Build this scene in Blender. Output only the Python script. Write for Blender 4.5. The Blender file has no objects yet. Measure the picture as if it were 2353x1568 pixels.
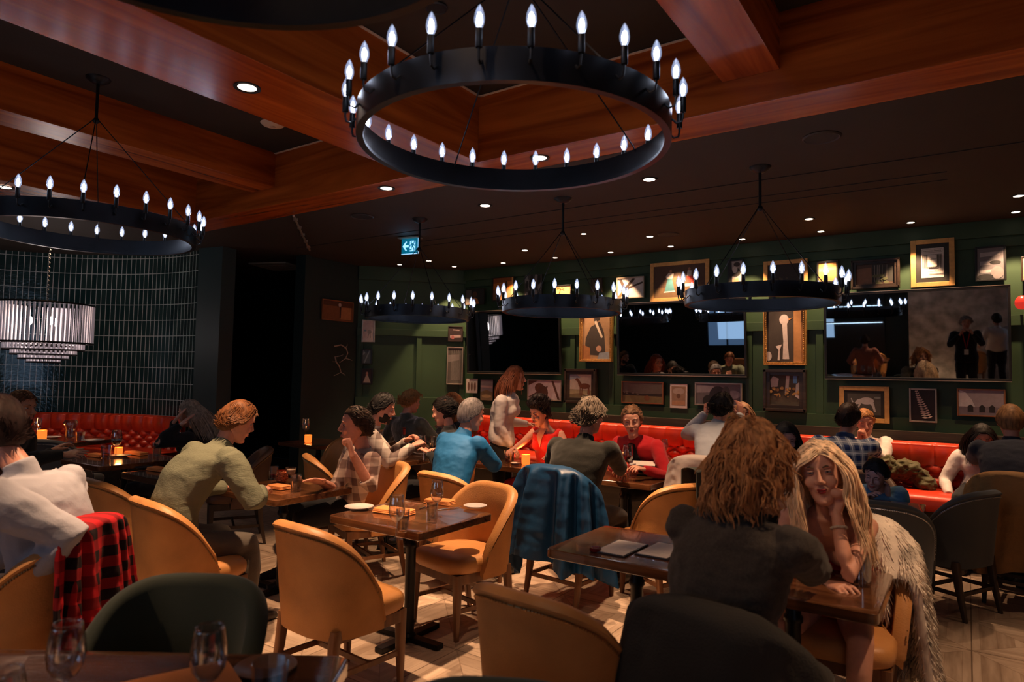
import bpy, bmesh, math, random
import numpy as np
from mathutils import Vector, Matrix, noise

# ------------------------------------------------------------------ camera
W, H = 2353, 1568
V1 = np.array([-1045, 823.]); V2 = np.array([2222, 885.])      # vanishing points of the room's two directions
cc = np.array([W/2, H/2])
FPX = math.sqrt(-((V1-cc) @ (V2-cc)))
def _d(v):
    q = np.array([v[0]-cc[0], -(v[1]-cc[1]), -FPX]); return q/np.linalg.norm(q)
_x = -_d(V1); _y = _d(V2); _z = np.cross(_x, _y)
R3 = np.array([_x, _y, _z])
EYE = np.array([0, 0, 1.6])
def ray(px, py): return R3 @ np.array([px-cc[0], -(py-cc[1]), -FPX])
def onz(px, py, z): r = ray(px, py); return Vector(EYE + r*(z-1.6)/r[2])
def ony(px, py, y): r = ray(px, py); return Vector(EYE + r*y/r[1])
def at(px, py, d): return Vector(EYE + ray(px, py)*d/FPX)
RGT = Vector((.825, .565, 0)).normalized(); FWD = Vector((-.565, .825, 0)).normalized()

scn = bpy.context.scene
cd = bpy.data.cameras.new('camera'); cam = bpy.data.objects.new('camera', cd); scn.collection.objects.link(cam)
cd.sensor_width = 36; cd.lens = FPX/W*36; cd.clip_start = .05; cd.clip_end = 60
M = Matrix.Identity(4)
for i in range(3):
    for j in range(3): M[i][j] = R3[i, j]
M.translation = Vector(EYE); cam.matrix_world = M
cd.dof.use_dof = True; cd.dof.focus_distance = 5.2; cd.dof.aperture_fstop = 2.4
scn.camera = cam
vs = scn.view_settings
vs.view_transform = 'Standard'; vs.look = 'None'; vs.gamma = 1; vs.exposure = 0.0; vs.use_curve_mapping = False
wd = bpy.data.worlds.new('night'); scn.world = wd; wd.use_nodes = True
wd.node_tree.nodes['Background'].inputs[0].default_value = (.5, .6, .8, 1)
wd.node_tree.nodes['Background'].inputs[1].default_value = .005
CEIL = 3.18; WY = 7.8
COL = scn.collection
WARM = (1, .60, .34); COOL = (.45, .68, 1)
def light(name, kind, loc, energy, color, size=.05, rot=None, angle=None, blend=.5, sx=None):
    l = bpy.data.lights.new(name, kind); l.energy = energy; l.color = color
    if kind == 'AREA':
        l.size = size
        if sx: l.shape = 'RECTANGLE'; l.size = sx[0]; l.size_y = sx[1]
    else: l.shadow_soft_size = size
    if kind == 'SPOT': l.spot_size = math.radians(angle); l.spot_blend = blend
    o = bpy.data.objects.new(name, l); COL.objects.link(o); o.location = loc
    if rot: o.rotation_euler = rot
    return o
# cool evening daylight of the windows and bar behind the photographer
light('bar_window_light', 'AREA', (-4.6, -4.7, 1.9), 18, COOL, rot=(math.radians(84), 0, 0), sx=(3.2, 1.6))
light('bar_shelf_light', 'AREA', (2.6, -3.0, 2.2), 8, (.7, .8, 1), rot=(math.radians(80), 0, math.radians(40)), sx=(1.6, .8))

# ------------------------------------------------------------------ helpers
def tag(o, label=None, cat=None, group=None, kind=None):
    if label: o['label'] = label
    if cat: o['category'] = cat
    if group: o['group'] = group
    if kind: o['kind'] = kind
    return o
def thing(name, label, cat, loc=(0, 0, 0), rz=0, group=None):
    o = bpy.data.objects.new(name, None); COL.objects.link(o)
    o.location = loc; o.rotation_euler = (0, 0, rz); o.empty_display_size = .1
    return tag(o, label, cat, group)
def copy_tree(o, parent=None):
    c = o.copy(); COL.objects.link(c); c.parent = parent
    for ch in list(o.children): copy_tree(ch, c)
    return c
def place(o, loc, rz=0, label=None, group=None):
    o.location = loc; o.rotation_euler = (0, 0, rz)
    if label: o['label'] = label
    if group: o['group'] = group
    return o
class MB:
    def __init__(s): s.v = []; s.f = []; s.m = []; s.cm = 0
    def mesh(s, vs, fs):
        b = len(s.v); s.v += [tuple(p) for p in vs]; s.f += [tuple(i+b for i in f) for f in fs]; s.m += [s.cm]*len(fs); return s
    def box(s, c, d, rz=0, ry=0, rx=0):
        R = Matrix.Rotation(rz, 3, 'Z') @ Matrix.Rotation(ry, 3, 'Y') @ Matrix.Rotation(rx, 3, 'X'); c = Vector(c)
        vs = [c + R @ Vector((x*d[0]/2, y*d[1]/2, z*d[2]/2)) for x in (-1, 1) for y in (-1, 1) for z in (-1, 1)]
        return s.mesh(vs, [(0, 1, 3, 2), (4, 6, 7, 5), (0, 4, 5, 1), (2, 3, 7, 6), (0, 2, 6, 4), (1, 5, 7, 3)])
    def ab(s, a, b): return s.box([(a[i]+b[i])/2 for i in range(3)], [abs(b[i]-a[i]) for i in range(3)])
    def lathe(s, prof, c=(0, 0, 0), n=24, cap=True):
        vs = []; fs = []
        for r, z in prof:
            for k in range(n):
                a = 2*math.pi*k/n; vs.append((c[0]+r*math.cos(a), c[1]+r*math.sin(a), c[2]+z))
        for i in range(len(prof)-1):
            for k in range(n): fs.append((i*n+k, i*n+(k+1) % n, (i+1)*n+(k+1) % n, (i+1)*n+k))
        if cap: fs.append(tuple(range(n))[::-1]); fs.append(tuple((len(prof)-1)*n+k for k in range(n)))
        return s.mesh(vs, fs)
    def loft(s, secs, n=14, p=2.0):
        """secs: (centre, u vector, v vector); closed tube of superellipse rings"""
        vs = []; fs = []
        for c, u, v in secs:
            c = Vector(c); u = Vector(u); v = Vector(v)
            for k in range(n):
                a = 2*math.pi*k/n; ca, sa = math.cos(a), math.sin(a)
                x = math.copysign(abs(ca)**(2/p), ca); y = math.copysign(abs(sa)**(2/p), sa)
                vs.append(c+u*x+v*y)
        for i in range(len(secs)-1):
            for k in range(n): fs.append((i*n+k, i*n+(k+1) % n, (i+1)*n+(k+1) % n, (i+1)*n+k))
        fs.append(tuple(range(n))[::-1]); fs.append(tuple((len(secs)-1)*n+k for k in range(n)))
        return s.mesh(vs, fs)
    def tube(s, pts, r, n=8):
        pts = [Vector(p) for p in pts]; rs = r if isinstance(r, (list, tuple)) else [r]*len(pts); secs = []
        for i, p in enumerate(pts):
            t = (pts[min(i+1, len(pts)-1)]-pts[max(i-1, 0)])
            t = t.normalized() if t.length > 1e-9 else Vector((0, 0, 1))
            if i == 0:
                a = Vector((1, 0, 0)) if abs(t.x) < .7 else Vector((0, 1, 0))
                u = t.cross(a).normalized()
            else: u = (u - t*u.dot(t)); u = u.normalized() if u.length > 1e-6 else t.orthogonal().normalized()
            secs.append((p, u*rs[i], t.cross(u)*rs[i]))
        return s.loft(secs, n)
    def ball(s, c, r, n=10, m=7, R=None):
        r = r if isinstance(r, (list, tuple)) else (r, r, r); c = Vector(c); vs = []; fs = []
        for i in range(m+1):
            ph = math.pi*i/m
            for k in range(n):
                a = 2*math.pi*k/n; q = Vector((r[0]*math.sin(ph)*math.cos(a), r[1]*math.sin(ph)*math.sin(a), r[2]*math.cos(ph)))
                vs.append(c+(R @ q if R else q))
        for i in range(m):
            for k in range(n): fs.append((i*n+k, (i+1)*n+k, (i+1)*n+(k+1) % n, i*n+(k+1) % n))
        return s.mesh(vs, fs)
    def grid(s, fn, nu, nv, closed_u=False):
        vs = [fn(i/nu, j/nv) for i in range(nu+(0 if closed_u else 1)) for j in range(nv+1)]
        fs = []; NU = nu if closed_u else nu
        for i in range(NU):
            a = i; b = (i+1) % nu if closed_u else i+1
            for j in range(nv): fs.append((a*(nv+1)+j, b*(nv+1)+j, b*(nv+1)+j+1, a*(nv+1)+j+1))
        return s.mesh(vs, fs)
    def me(s, name='m'):
        me = bpy.data.meshes.new(name); me.from_pydata([tuple(map(float, p)) for p in s.v], [], s.f); me.update(); return me
    def build(s, name, mat, parent=None, smooth=True, bevel=0, loc=None, rz=0, fixn=True, angle=40):
        me = s.me(name)
        mats = mat if isinstance(mat, (list, tuple)) else [mat]
        for m in mats: me.materials.append(m)
        if len(mats) > 1: me.polygons.foreach_set('material_index', s.m)
        if fixn or bevel:
            bm = bmesh.new(); bm.from_mesh(me)
            if bevel:
                ed = [e for e in bm.edges if len(e.link_faces) == 2 and e.calc_face_angle(0) > .6]
                bmesh.ops.bevel(bm, geom=ed, offset=bevel, segments=2, profile=.6, affect='EDGES', clamp_overlap=True)
            bmesh.ops.recalc_face_normals(bm, faces=bm.faces); bm.to_mesh(me); bm.free()
        if smooth:
            me.polygons.foreach_set('use_smooth', [True]*len(me.polygons))
            try: me.set_sharp_from_angle(angle=math.radians(angle))
            except Exception: pass
        o = bpy.data.objects.new(name, me); COL.objects.link(o)
        if parent: o.parent = parent
        if loc is not None: o.location = loc
        o.rotation_euler[2] = rz
        return o
def remesh(mb, voxel, sm=4, factor=.5):
    """union of the closed shapes in mb as one continuous surface -> (verts, faces) as arrays"""
    me = mb.me('tmp'); o = bpy.data.objects.new('tmp', me); COL.objects.link(o)
    r = o.modifiers.new('r', 'REMESH'); r.mode = 'VOXEL'; r.voxel_size = voxel
    if sm: q = o.modifiers.new('s', 'SMOOTH'); q.iterations = sm; q.factor = factor
    dg = bpy.context.evaluated_depsgraph_get(); dg.update()
    ev = o.evaluated_get(dg); m2 = ev.to_mesh()
    v = np.empty(len(m2.vertices)*3); m2.vertices.foreach_get('co', v)
    f = [tuple(p.vertices) for p in m2.polygons]; ev.to_mesh_clear()
    bpy.data.objects.remove(o); bpy.data.meshes.remove(me)
    return v.reshape(-1, 3), f
def arr_obj(name, parts, mat, parent=None):
    mb = MB()
    for v, f in parts:
        b = len(mb.v); mb.v += [tuple(p) for p in v]; mb.f += [tuple(i+b for i in q) for q in f]; mb.m += [0]*len(f)
    return mb.build(name, mat, parent, fixn=False, angle=70)

# ------------------------------------------------------------------ materials
MC = {}
def mat(name, col=(.5, .5, .5), rough=.5, metal=0, emit=None, es=1, spec=.5, coat=0, noise_amt=0, nscale=20, bump=0, bscale=60, trans=0, ior=1.45, sheen=0, stretch=None):
    if name in MC: return MC[name]
    m = bpy.data.materials.new(name); m.use_nodes = True; nt = m.node_tree; b = nt.nodes['Principled BSDF']
    b.inputs['Base Color'].default_value = (*col, 1); b.inputs['Roughness'].default_value = rough; b.inputs['Metallic'].default_value = metal
    b.inputs['Specular IOR Level'].default_value = spec; b.inputs['Coat Weight'].default_value = coat; b.inputs['IOR'].default_value = ior
    b.inputs['Transmission Weight'].default_value = trans; b.inputs['Sheen Weight'].default_value = sheen
    if emit: b.inputs['Emission Color'].default_value = (*emit, 1); b.inputs['Emission Strength'].default_value = es
    L = nt.links.new
    if noise_amt or bump:
        tc = nt.nodes.new('ShaderNodeTexCoord'); mp = nt.nodes.new('ShaderNodeMapping'); L(tc.outputs['Object'], mp.inputs[0])
        if stretch: mp.inputs['Scale'].default_value = stretch
    if noise_amt:
        n = nt.nodes.new('ShaderNodeTexNoise'); n.inputs['Scale'].default_value = nscale; n.inputs['Detail'].default_value = 5; L(mp.outputs[0], n.inputs[0])
        r = nt.nodes.new('ShaderNodeMapRange'); r.inputs[1].default_value = .3; r.inputs[2].default_value = .7; r.inputs[3].default_value = 1-noise_amt; r.inputs[4].default_value = 1+noise_amt*.6
        L(n.outputs[0], r.inputs[0]); mx = nt.nodes.new('ShaderNodeVectorMath'); mx.operation = 'SCALE'; mx.inputs[0].default_value = col
        L(r.outputs[0], mx.inputs['Scale']); L(mx.outputs[0], b.inputs['Base Color'])
    if bump:
        n = nt.nodes.new('ShaderNodeTexNoise'); n.inputs['Scale'].default_value = bscale; n.inputs['Detail'].default_value = 3; L(mp.outputs[0], n.inputs[0])
        bp = nt.nodes.new('ShaderNodeBump'); bp.inputs['Strength'].default_value = bump; bp.inputs['Distance'].default_value = .02; L(n.outputs[0], bp.inputs['Height']); L(bp.outputs[0], b.inputs['Normal'])
    MC[name] = m; return m
def ramp(nt, stops):
    r = nt.nodes.new('ShaderNodeValToRGB'); e = r.color_ramp.elements
    while len(e) < len(stops): e.new(.5)
    for i, (p, c) in enumerate(stops): e[i].position = p; e[i].color = (*c, 1)
    return r
def wood(name, c1, c2, rough=.35, axis=0, scale=1, coat=0):
    if name in MC: return MC[name]
    m = mat(name, c1, rough, coat=coat); nt = m.node_tree; L = nt.links.new; b = nt.nodes['Principled BSDF']
    tc = nt.nodes.new('ShaderNodeTexCoord'); mp = nt.nodes.new('ShaderNodeMapping'); L(tc.outputs['Object'], mp.inputs[0])
    s = [9*scale]*3; s[axis] = .6*scale; mp.inputs['Scale'].default_value = s
    n = nt.nodes.new('ShaderNodeTexNoise'); n.inputs['Scale'].default_value = 1.2; n.inputs['Detail'].default_value = 8; n.inputs['Distortion'].default_value = 1.6; L(mp.outputs[0], n.inputs[0])
    r = ramp(nt, [(.3, c1), (.5, tuple((a+d)/2 for a, d in zip(c1, c2))), (.7, c2)]); L(n.outputs[0], r.inputs[0]); L(r.outputs[0], b.inputs['Base Color'])
    n2 = nt.nodes.new('ShaderNodeTexNoise'); n2.inputs['Scale'].default_value = 14; L(mp.outputs[0], n2.inputs[0])
    bp = nt.nodes.new('ShaderNodeBump'); bp.inputs['Strength'].default_value = .08; bp.inputs['Distance'].default_value = .01; L(n2.outputs[0], bp.inputs['Height']); L(bp.outputs[0], b.inputs['Normal'])
    return m
def plaid(name, base, dark, line, s=.1, thin=False):
    if name in MC: return MC[name]
    m = mat(name, base, .85, spec=.25); nt = m.node_tree; L = nt.links.new; b = nt.nodes['Principled BSDF']
    tc = nt.nodes.new('ShaderNodeTexCoord'); sp = nt.nodes.new('ShaderNodeSeparateXYZ'); L(tc.outputs['Object'], sp.inputs[0])
    def mth(op, a, bb=None):
        n = nt.nodes.new('ShaderNodeMath'); n.operation = op
        for i, q in enumerate((a, bb)):
            if q is None: continue
            if isinstance(q, (int, float)): n.inputs[i].default_value = q
            else: L(q, n.inputs[i])
        return n.outputs[0]
    xy = mth('ADD', sp.outputs[0], mth('MULTIPLY', sp.outputs[1], .6))
    def stripe(v, w, off=0.): return mth('LESS_THAN', mth('FRACT', mth('ADD', mth('DIVIDE', v, s), off)), w)
    a = stripe(xy, .5); c = stripe(sp.outputs[2], .5); k = mth('MULTIPLY', mth('ADD', a, c), .5)
    r = ramp(nt, [(0, base), (.5, tuple((x+y)/2 for x, y in zip(base, dark))), (1, dark)]); L(k, r.inputs[0]); out = r.outputs[0]
    if thin:
        t = mth('MAXIMUM', stripe(xy, .09, .3), stripe(sp.outputs[2], .09, .3)); mx = nt.nodes.new('ShaderNodeMix'); mx.data_type = 'RGBA'
        L(t, mx.inputs[0]); L(out, mx.inputs[6]); mx.inputs[7].default_value = (*line, 1); out = mx.outputs[2]
    L(out, b.inputs['Base Color']); return m
M_FRAMEBLK = mat('black metal', (.012, .013, .016), .38, .6)
M_RING = mat('blackened steel', (.018, .021, .028), .30, .75, noise_amt=.2, nscale=8)
M_GOLD = mat('gold leaf', (.55, .30, .09), .38, .7, noise_amt=.25, nscale=60, bump=.3, bscale=200)
M_GOLDP = mat('gold painted wood', (.62, .34, .11), .5, .35, noise_amt=.15, nscale=30)
M_SILV = mat('champagne frame', (.42, .34, .26), .35, .6)
M_DKW = wood('dark frame wood', (.012, .008, .006), (.045, .026, .016), .4)
M_BLK = mat('black satin', (.008, .008, .008), .45)
M_LEATHER = mat('tan leather', (.52, .235, .075), .44, noise_amt=.16, nscale=7, bump=.12, bscale=140, spec=.45)
M_TANOUT = mat('tan leather back', (.50, .225, .07), .58, noise_amt=.2, nscale=5, bump=.16, bscale=160, spec=.35)
M_GREENV = mat('green velvet', (.020, .030, .016), .8, sheen=.25, bump=.1, bscale=200)
M_GREY = mat('charcoal cloth', (.045, .05, .052), .8, sheen=.2, bump=.15, bscale=300)
M_LEGW = wood('walnut leg wood', (.09, .035, .014), (.2, .085, .035), .4, 2)
M_LEGD = wood('dark leg wood', (.02, .012, .008), (.05, .03, .02), .45, 2)
M_NAIL = mat('antique brass nail', (.32, .19, .08), .35, .9)
M_NAILS = mat('steel nail', (.5, .5, .5), .3, .9)
M_TOP = wood('varnished table wood', (.05, .018, .008), (.14, .055, .022), .16, 0, 1.3, coat=.5)
M_RED = mat('red leather', (.56, .042, .014), .33, noise_amt=.15, nscale=6, spec=.5, bump=.05, bscale=120)
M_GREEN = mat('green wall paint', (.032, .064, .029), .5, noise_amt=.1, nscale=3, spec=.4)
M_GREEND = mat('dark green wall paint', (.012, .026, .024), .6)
M_CEILD = mat('dark ceiling paint', (.026, .019, .014), .8, noise_amt=.1, nscale=4)
M_MAHX = wood('mahogany along', (.19, .030, .004), (.48, .108, .014), .27, 0, .6)
M_MAHY = wood('mahogany across', (.19, .030, .004), (.48, .108, .014), .27, 1, .6)
M_NAPK = mat('orange linen', (.72, .25, .07), .85, bump=.25, bscale=250)
M_CHINA = mat('glazed china', (.55, .48, .45), .2)
M_CHINAD = mat('dark china', (.02, .02, .025), .25)
M_STEEL = mat('cutlery steel', (.6, .6, .62), .15, 1)
M_PAPER = mat('menu paper', (.80, .70, .63), .7)
M_CANDLE = mat('candle glow glass', (.8, .2, .03), .3, emit=(1, .20, .025), es=1.25)
M_FLAME = mat('candle flame', (1, .7, .3), .5, emit=(1, .55, .18), es=16)
M_CORE = mat('bulb filament', (1, 1, 1), .5, emit=(.86, .9, 1), es=32)
def glassmat(name, col=(1, 1, 1), refr=.0, rough=.0, em=None, es=0, mixf=.82):
    m = bpy.data.materials.new(name); m.use_nodes = True; nt = m.node_tree; nt.nodes.clear(); L = nt.links.new
    out = nt.nodes.new('ShaderNodeOutputMaterial'); tr = nt.nodes.new('ShaderNodeBsdfTransparent'); gl = nt.nodes.new('ShaderNodeBsdfGlossy')
    tr.inputs[0].default_value = (*col, 1); gl.inputs['Roughness'].default_value = rough
    fr = nt.nodes.new('ShaderNodeLayerWeight'); fr.inputs[0].default_value = .5
    pw = nt.nodes.new('ShaderNodeMath'); pw.operation = 'POWER'; L(fr.outputs['Facing'], pw.inputs[0]); pw.inputs[1].default_value = 2.0
    ad = nt.nodes.new('ShaderNodeMath'); ad.operation = 'MULTIPLY_ADD'; L(pw.outputs[0], ad.inputs[0]); ad.inputs[1].default_value = .75; ad.inputs[2].default_value = (1-mixf)*.95
    cl = nt.nodes.new('ShaderNodeClamp'); L(ad.outputs[0], cl.inputs[0])
    mx = nt.nodes.new('ShaderNodeMixShader'); L(cl.outputs[0], mx.inputs[0]); L(tr.outputs[0], mx.inputs[1]); L(gl.outputs[0], mx.inputs[2]); o = mx.outputs[0]
    if em:
        e = nt.nodes.new('ShaderNodeEmission'); e.inputs[0].default_value = (*em, 1); e.inputs[1].default_value = es
        a = nt.nodes.new('ShaderNodeAddShader'); L(o, a.inputs[0]); L(e.outputs[0], a.inputs[1]); o = a.outputs[0]
    L(o, out.inputs[0]); return m
M_BULB = glassmat('bulb glass', (.8, .85, .95), mixf=.8, em=(.55, .65, .95), es=.30, rough=.05)
M_GLASS = glassmat('drinking glass', (.93, .95, .98), mixf=.84, rough=.02)
M_WATER = glassmat('water', (.85, .9, .95), mixf=.8)
M_WINE = mat('red wine', (.05, .002, .006), .1)
M_AMBER = glassmat('whisky', (.9, .45, .15), mixf=.8)
M_SKIN = {}
def skin(tone):
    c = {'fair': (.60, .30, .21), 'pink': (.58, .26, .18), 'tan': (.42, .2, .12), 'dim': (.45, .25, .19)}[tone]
    m = mat('skin '+tone, c, .48, spec=.4, noise_amt=.08, nscale=40); b = m.node_tree.nodes['Principled BSDF']
    b.inputs['Subsurface Weight'].default_value = .12; b.inputs['Subsurface Radius'].default_value = (.02, .008, .004); b.inputs['Subsurface Scale'].default_value = .3
    return m
# ------------------------------------------------------------------ room shell
def struct(name, mb, m, **k): o = mb.build(name, m, **k); o['kind'] = 'structure'; return o
# floor: oak parquet in squares cut by diagonals
mf = mat('oak parquet', (.42, .31, .22), .42); nt = mf.node_tree; L = nt.links.new; bs = nt.nodes['Principled BSDF']
tc = nt.nodes.new('ShaderNodeTexCoord'); mpp = nt.nodes.new('ShaderNodeMapping'); L(tc.outputs['Object'], mpp.inputs[0]); sp = nt.nodes.new('ShaderNodeSeparateXYZ'); L(mpp.outputs[0], sp.inputs[0])
def mth(op, a, b=None, c=None):
    n = nt.nodes.new('ShaderNodeMath'); n.operation = op
    for i, q in enumerate((a, b, c)):
        if q is None: continue
        if isinstance(q, (int, float)): n.inputs[i].default_value = q
        else: L(q, n.inputs[i])
    return n.outputs[0]
T = .62
fx = mth('SUBTRACT', mth('FRACT', mth('DIVIDE', sp.outputs[0], T)), .5); fy = mth('SUBTRACT', mth('FRACT', mth('DIVIDE', sp.outputs[1], T)), .5)
ax_ = mth('ABSOLUTE', fx); ay_ = mth('ABSOLUTE', fy); sel = mth('GREATER_THAN', ax_, ay_)
# nested squares: plank index by distance from the tile centre
dm = mth('MAXIMUM', ax_, ay_); pid = mth('FLOOR', mth('MULTIPLY', dm, 7))
gapd = mth('ABSOLUTE', mth('SUBTRACT', mth('FRACT', mth('MULTIPLY', dm, 7)), .5)); gp = mth('GREATER_THAN', gapd, .47)
diag = mth('LESS_THAN', mth('ABSOLUTE', mth('SUBTRACT', ax_, ay_)), .006); edge = mth('GREATER_THAN', dm, .494)
gap = mth('MAXIMUM', mth('MAXIMUM', mth('MULTIPLY', gp, .35), mth('MULTIPLY', diag, .6)), edge)
mm = nt.nodes.new('ShaderNodeMapping'); L(tc.outputs['Object'], mm.inputs[0]); mm.inputs['Scale'].default_value = (3, 26, 1)
m3 = nt.nodes.new('ShaderNodeMapping'); L(tc.outputs['Object'], m3.inputs[0]); m3.inputs['Scale'].default_value = (26, 3, 1)
n1 = nt.nodes.new('ShaderNodeTexNoise'); L(mm.outputs[0], n1.inputs[0]); n2 = nt.nodes.new('ShaderNodeTexNoise'); L(m3.outputs[0], n2.inputs[0])
for n in (n1, n2): n.inputs['Scale'].default_value = 1.0; n.inputs['Detail'].default_value = 6
g = nt.nodes.new('ShaderNodeMix'); L(sel, g.inputs[0]); L(n1.outputs[0], g.inputs[2]); L(n2.outputs[0], g.inputs[3])
wn = nt.nodes.new('ShaderNodeTexWhiteNoise'); wn.noise_dimensions = '3D'; cb = nt.nodes.new('ShaderNodeCombineXYZ')
L(mth('ADD', mth('FLOOR', mth('DIVIDE', sp.outputs[0], T)), mth('MULTIPLY', sel, 37)), cb.inputs[0]); L(mth('FLOOR', mth('DIVIDE', sp.outputs[1], T)), cb.inputs[1]); L(mth('ADD', pid, mth('MULTIPLY', mth('GREATER_THAN', fx, fy), 11)), cb.inputs[2]); L(cb.outputs[0], wn.inputs[0])
val = mth('MULTIPLY', mth('ADD', mth('MULTIPLY', g.outputs[0], 1.0), mth('MULTIPLY', wn.outputs[0], .3)), mth('SUBTRACT', 1, mth('MULTIPLY', gap, .75)))
rp = ramp(nt, [(0, (.06, .04, .03)), (.35, (.30, .205, .14)), (.85, (.56, .42, .31))]); L(val, rp.inputs[0]); L(rp.outputs[0], bs.inputs['Base Color'])
rgh = mth('MULTIPLY_ADD', g.outputs[0], .25, .28); L(rgh, bs.inputs['Roughness'])
struct('floor', MB().ab((-13, -5.2, -.1), (4.2, WY, 0)), mf, smooth=False)

# flat dark ceiling beyond the coffer, with its slot reveals
S = 7.8/7.05
def cz(px, py, z=CEIL): return onz(px, py, z)
YA0, YA1 = 3.46*S, 3.775*S          # beam along the room
struct('ceiling', MB().ab((-7.0*S, YA1, CEIL), (4.2, WY, CEIL+.12)).ab((-13, -5.2, CEIL+.001), (-6.62*S, WY, CEIL+.12)).ab((-7.0*S, -5.2, CEIL+.50), (4.2, YA0+.1, CEIL+.62)), M_CEILD, smooth=False)
for i, yy in enumerate((4.82, 5.25, 5.45)):
    struct('trim_%d' % (i+1), MB().ab((-5.5 if i else -7, yy*S-.008, CEIL-.006), (3 if i == 0 else -.1, yy*S+.008, CEIL+.004)), mat('ceiling reveal', (.012, .011, .01), .7), smooth=False)
# timber beams of the coffered ceiling
ZB = CEIL; ZT = CEIL+.51
def beam(name, a, b, m, label):
    o = MB().ab(a, b).build(name, m, smooth=False, bevel=.004); tag(o, label, 'beam', 'mahogany ceiling beams'); return o
beam('ceiling_beam', (-6.62*S, YA0, ZB), (4.2, YA1, ZT), M_MAHX, 'long red mahogany beam crossing the ceiling just past the big ring chandelier')
beam('ceiling_beam', (-3.26*S, -5.2, ZB), (-2.68*S, YA0, ZT), M_MAHY, 'widest mahogany beam, with a downlight, left of the big ring chandelier')
beam('ceiling_beam', (-5.2*S, -5.2, ZB+.17), (-4.88*S, YA0, ZT), M_MAHY, 'narrow recessed mahogany beam at upper left above the left ring chandelier')
beam('ceiling_beam', (-1.05*S, -5.2, ZB+.17), (-.76*S, YA0, ZT), M_MAHY, 'short-looking mahogany beam at the top right of the ceiling')
beam('ceiling_beam', (-6.62*S, -5.2, ZB), (-6.1*S, YA0, ZT), M_MAHY, 'far left mahogany beam above the tiled curved wall')
beam('ceiling_beam', (1.2*S, -5.2, ZB), (1.75*S, YA0, ZT), M_MAHY, 'mahogany beam right of the frame overhead')
M_TRIM = mat('pale reveal strip', (.55, .42, .32), .5)
zt = CEIL+.495
struct('trim_4', MB().ab((-2.68*S, -5, zt-.006), (-2.68*S+.02, YA0, zt)).ab((-2.68*S, YA0-.02, zt-.006), (-1.05*S, YA0, zt)), M_TRIM, smooth=False)
struct('trim_5', MB().ab((-4.88*S, YA0-.02, zt-.006), (-3.26*S, YA0, zt)).ab((-6.1*S, YA0-.02, zt-.006), (-5.2*S, YA0, zt)), M_TRIM, smooth=False)

# back wall: green panelling of rails and recessed panels
ZR0, ZR1 = 1.26, 2.264
w = MB().ab((-6.25, WY, -.1), (4.2, WY+.15, 3.3))
w.ab((-6.22, WY-.045, 0), (4.2, WY+.01, ZR0)); w.ab((-6.22, WY-.045, ZR1-.1), (4.2, WY+.01, ZR1))
w.ab((-6.22, WY-.06, CEIL-.16), (4.2, WY+.01, CEIL)); w.ab((-6.22, WY-.03, CEIL-.26), (4.2, WY+.01, CEIL-.16))
stx = [ony(px, 800, WY).x for px in (1318, 1408, 1722, 1884)] + [.62, 1.6, 2.6]
for x in stx: w.ab((x-.035, WY-.03, ZR0), (x+.035, WY+.01, ZR1-.1))
struct('wall_back', w, M_GREEN, smooth=False, bevel=.003)
M_LEDGE = wood('dark ledge wood', (.02, .014, .008), (.05, .035, .02), .5, 0)
struct('baseboard_back', MB().ab((-6.3, WY-.14, 0), (4.2, WY-.045, 1.13)), M_LEDGE, smooth=False)
# chamfered corner wall
A = Vector((-7.35, 6.70, 0)); B = Vector((-6.22, WY, 0)); dAB = (B-A); LAB = dAB.length; angAB = math.atan2(dAB.y, dAB.x)
w = MB().ab((0, 0, -.1), (LAB, .15, 3.3)).ab((0, -.04, 0), (LAB, .01, ZR0)).ab((0, -.04, ZR1-.1), (LAB, .01, ZR1)).ab((0, -.04, CEIL-.2), (LAB, .01, CEIL))
for u in (.06, .90, LAB-.03): w.ab((u-.035, -.03, ZR0), (u+.035, .01, ZR1-.1))
struct('wall_corner', w, M_GREEN, smooth=False, bevel=.003, loc=A, rz=angAB)
def onAB(px, py):
    n = Vector((-dAB.y, dAB.x, 0)).normalized(); r = Vector(ray(px, py)); e = Vector(EYE); return e + r*((A-e).dot(n)/r.dot(n))
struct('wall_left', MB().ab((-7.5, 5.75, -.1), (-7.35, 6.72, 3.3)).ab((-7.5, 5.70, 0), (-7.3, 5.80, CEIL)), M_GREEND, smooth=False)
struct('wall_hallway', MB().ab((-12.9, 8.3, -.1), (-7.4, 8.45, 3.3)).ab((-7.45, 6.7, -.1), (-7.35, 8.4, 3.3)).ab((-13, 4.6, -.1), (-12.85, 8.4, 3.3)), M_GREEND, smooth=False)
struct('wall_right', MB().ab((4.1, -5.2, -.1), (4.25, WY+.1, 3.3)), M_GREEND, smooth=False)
struct('wall_bar', MB().ab((-13, -5.3, -.1), (4.2, -5.15, 3.7)), M_GREEND, smooth=False)
struct('wall_far_left', MB().ab((-13.1, -5.2, -.1), (-12.95, 4.7, 3.7)), M_GREEND, smooth=False)
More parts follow.
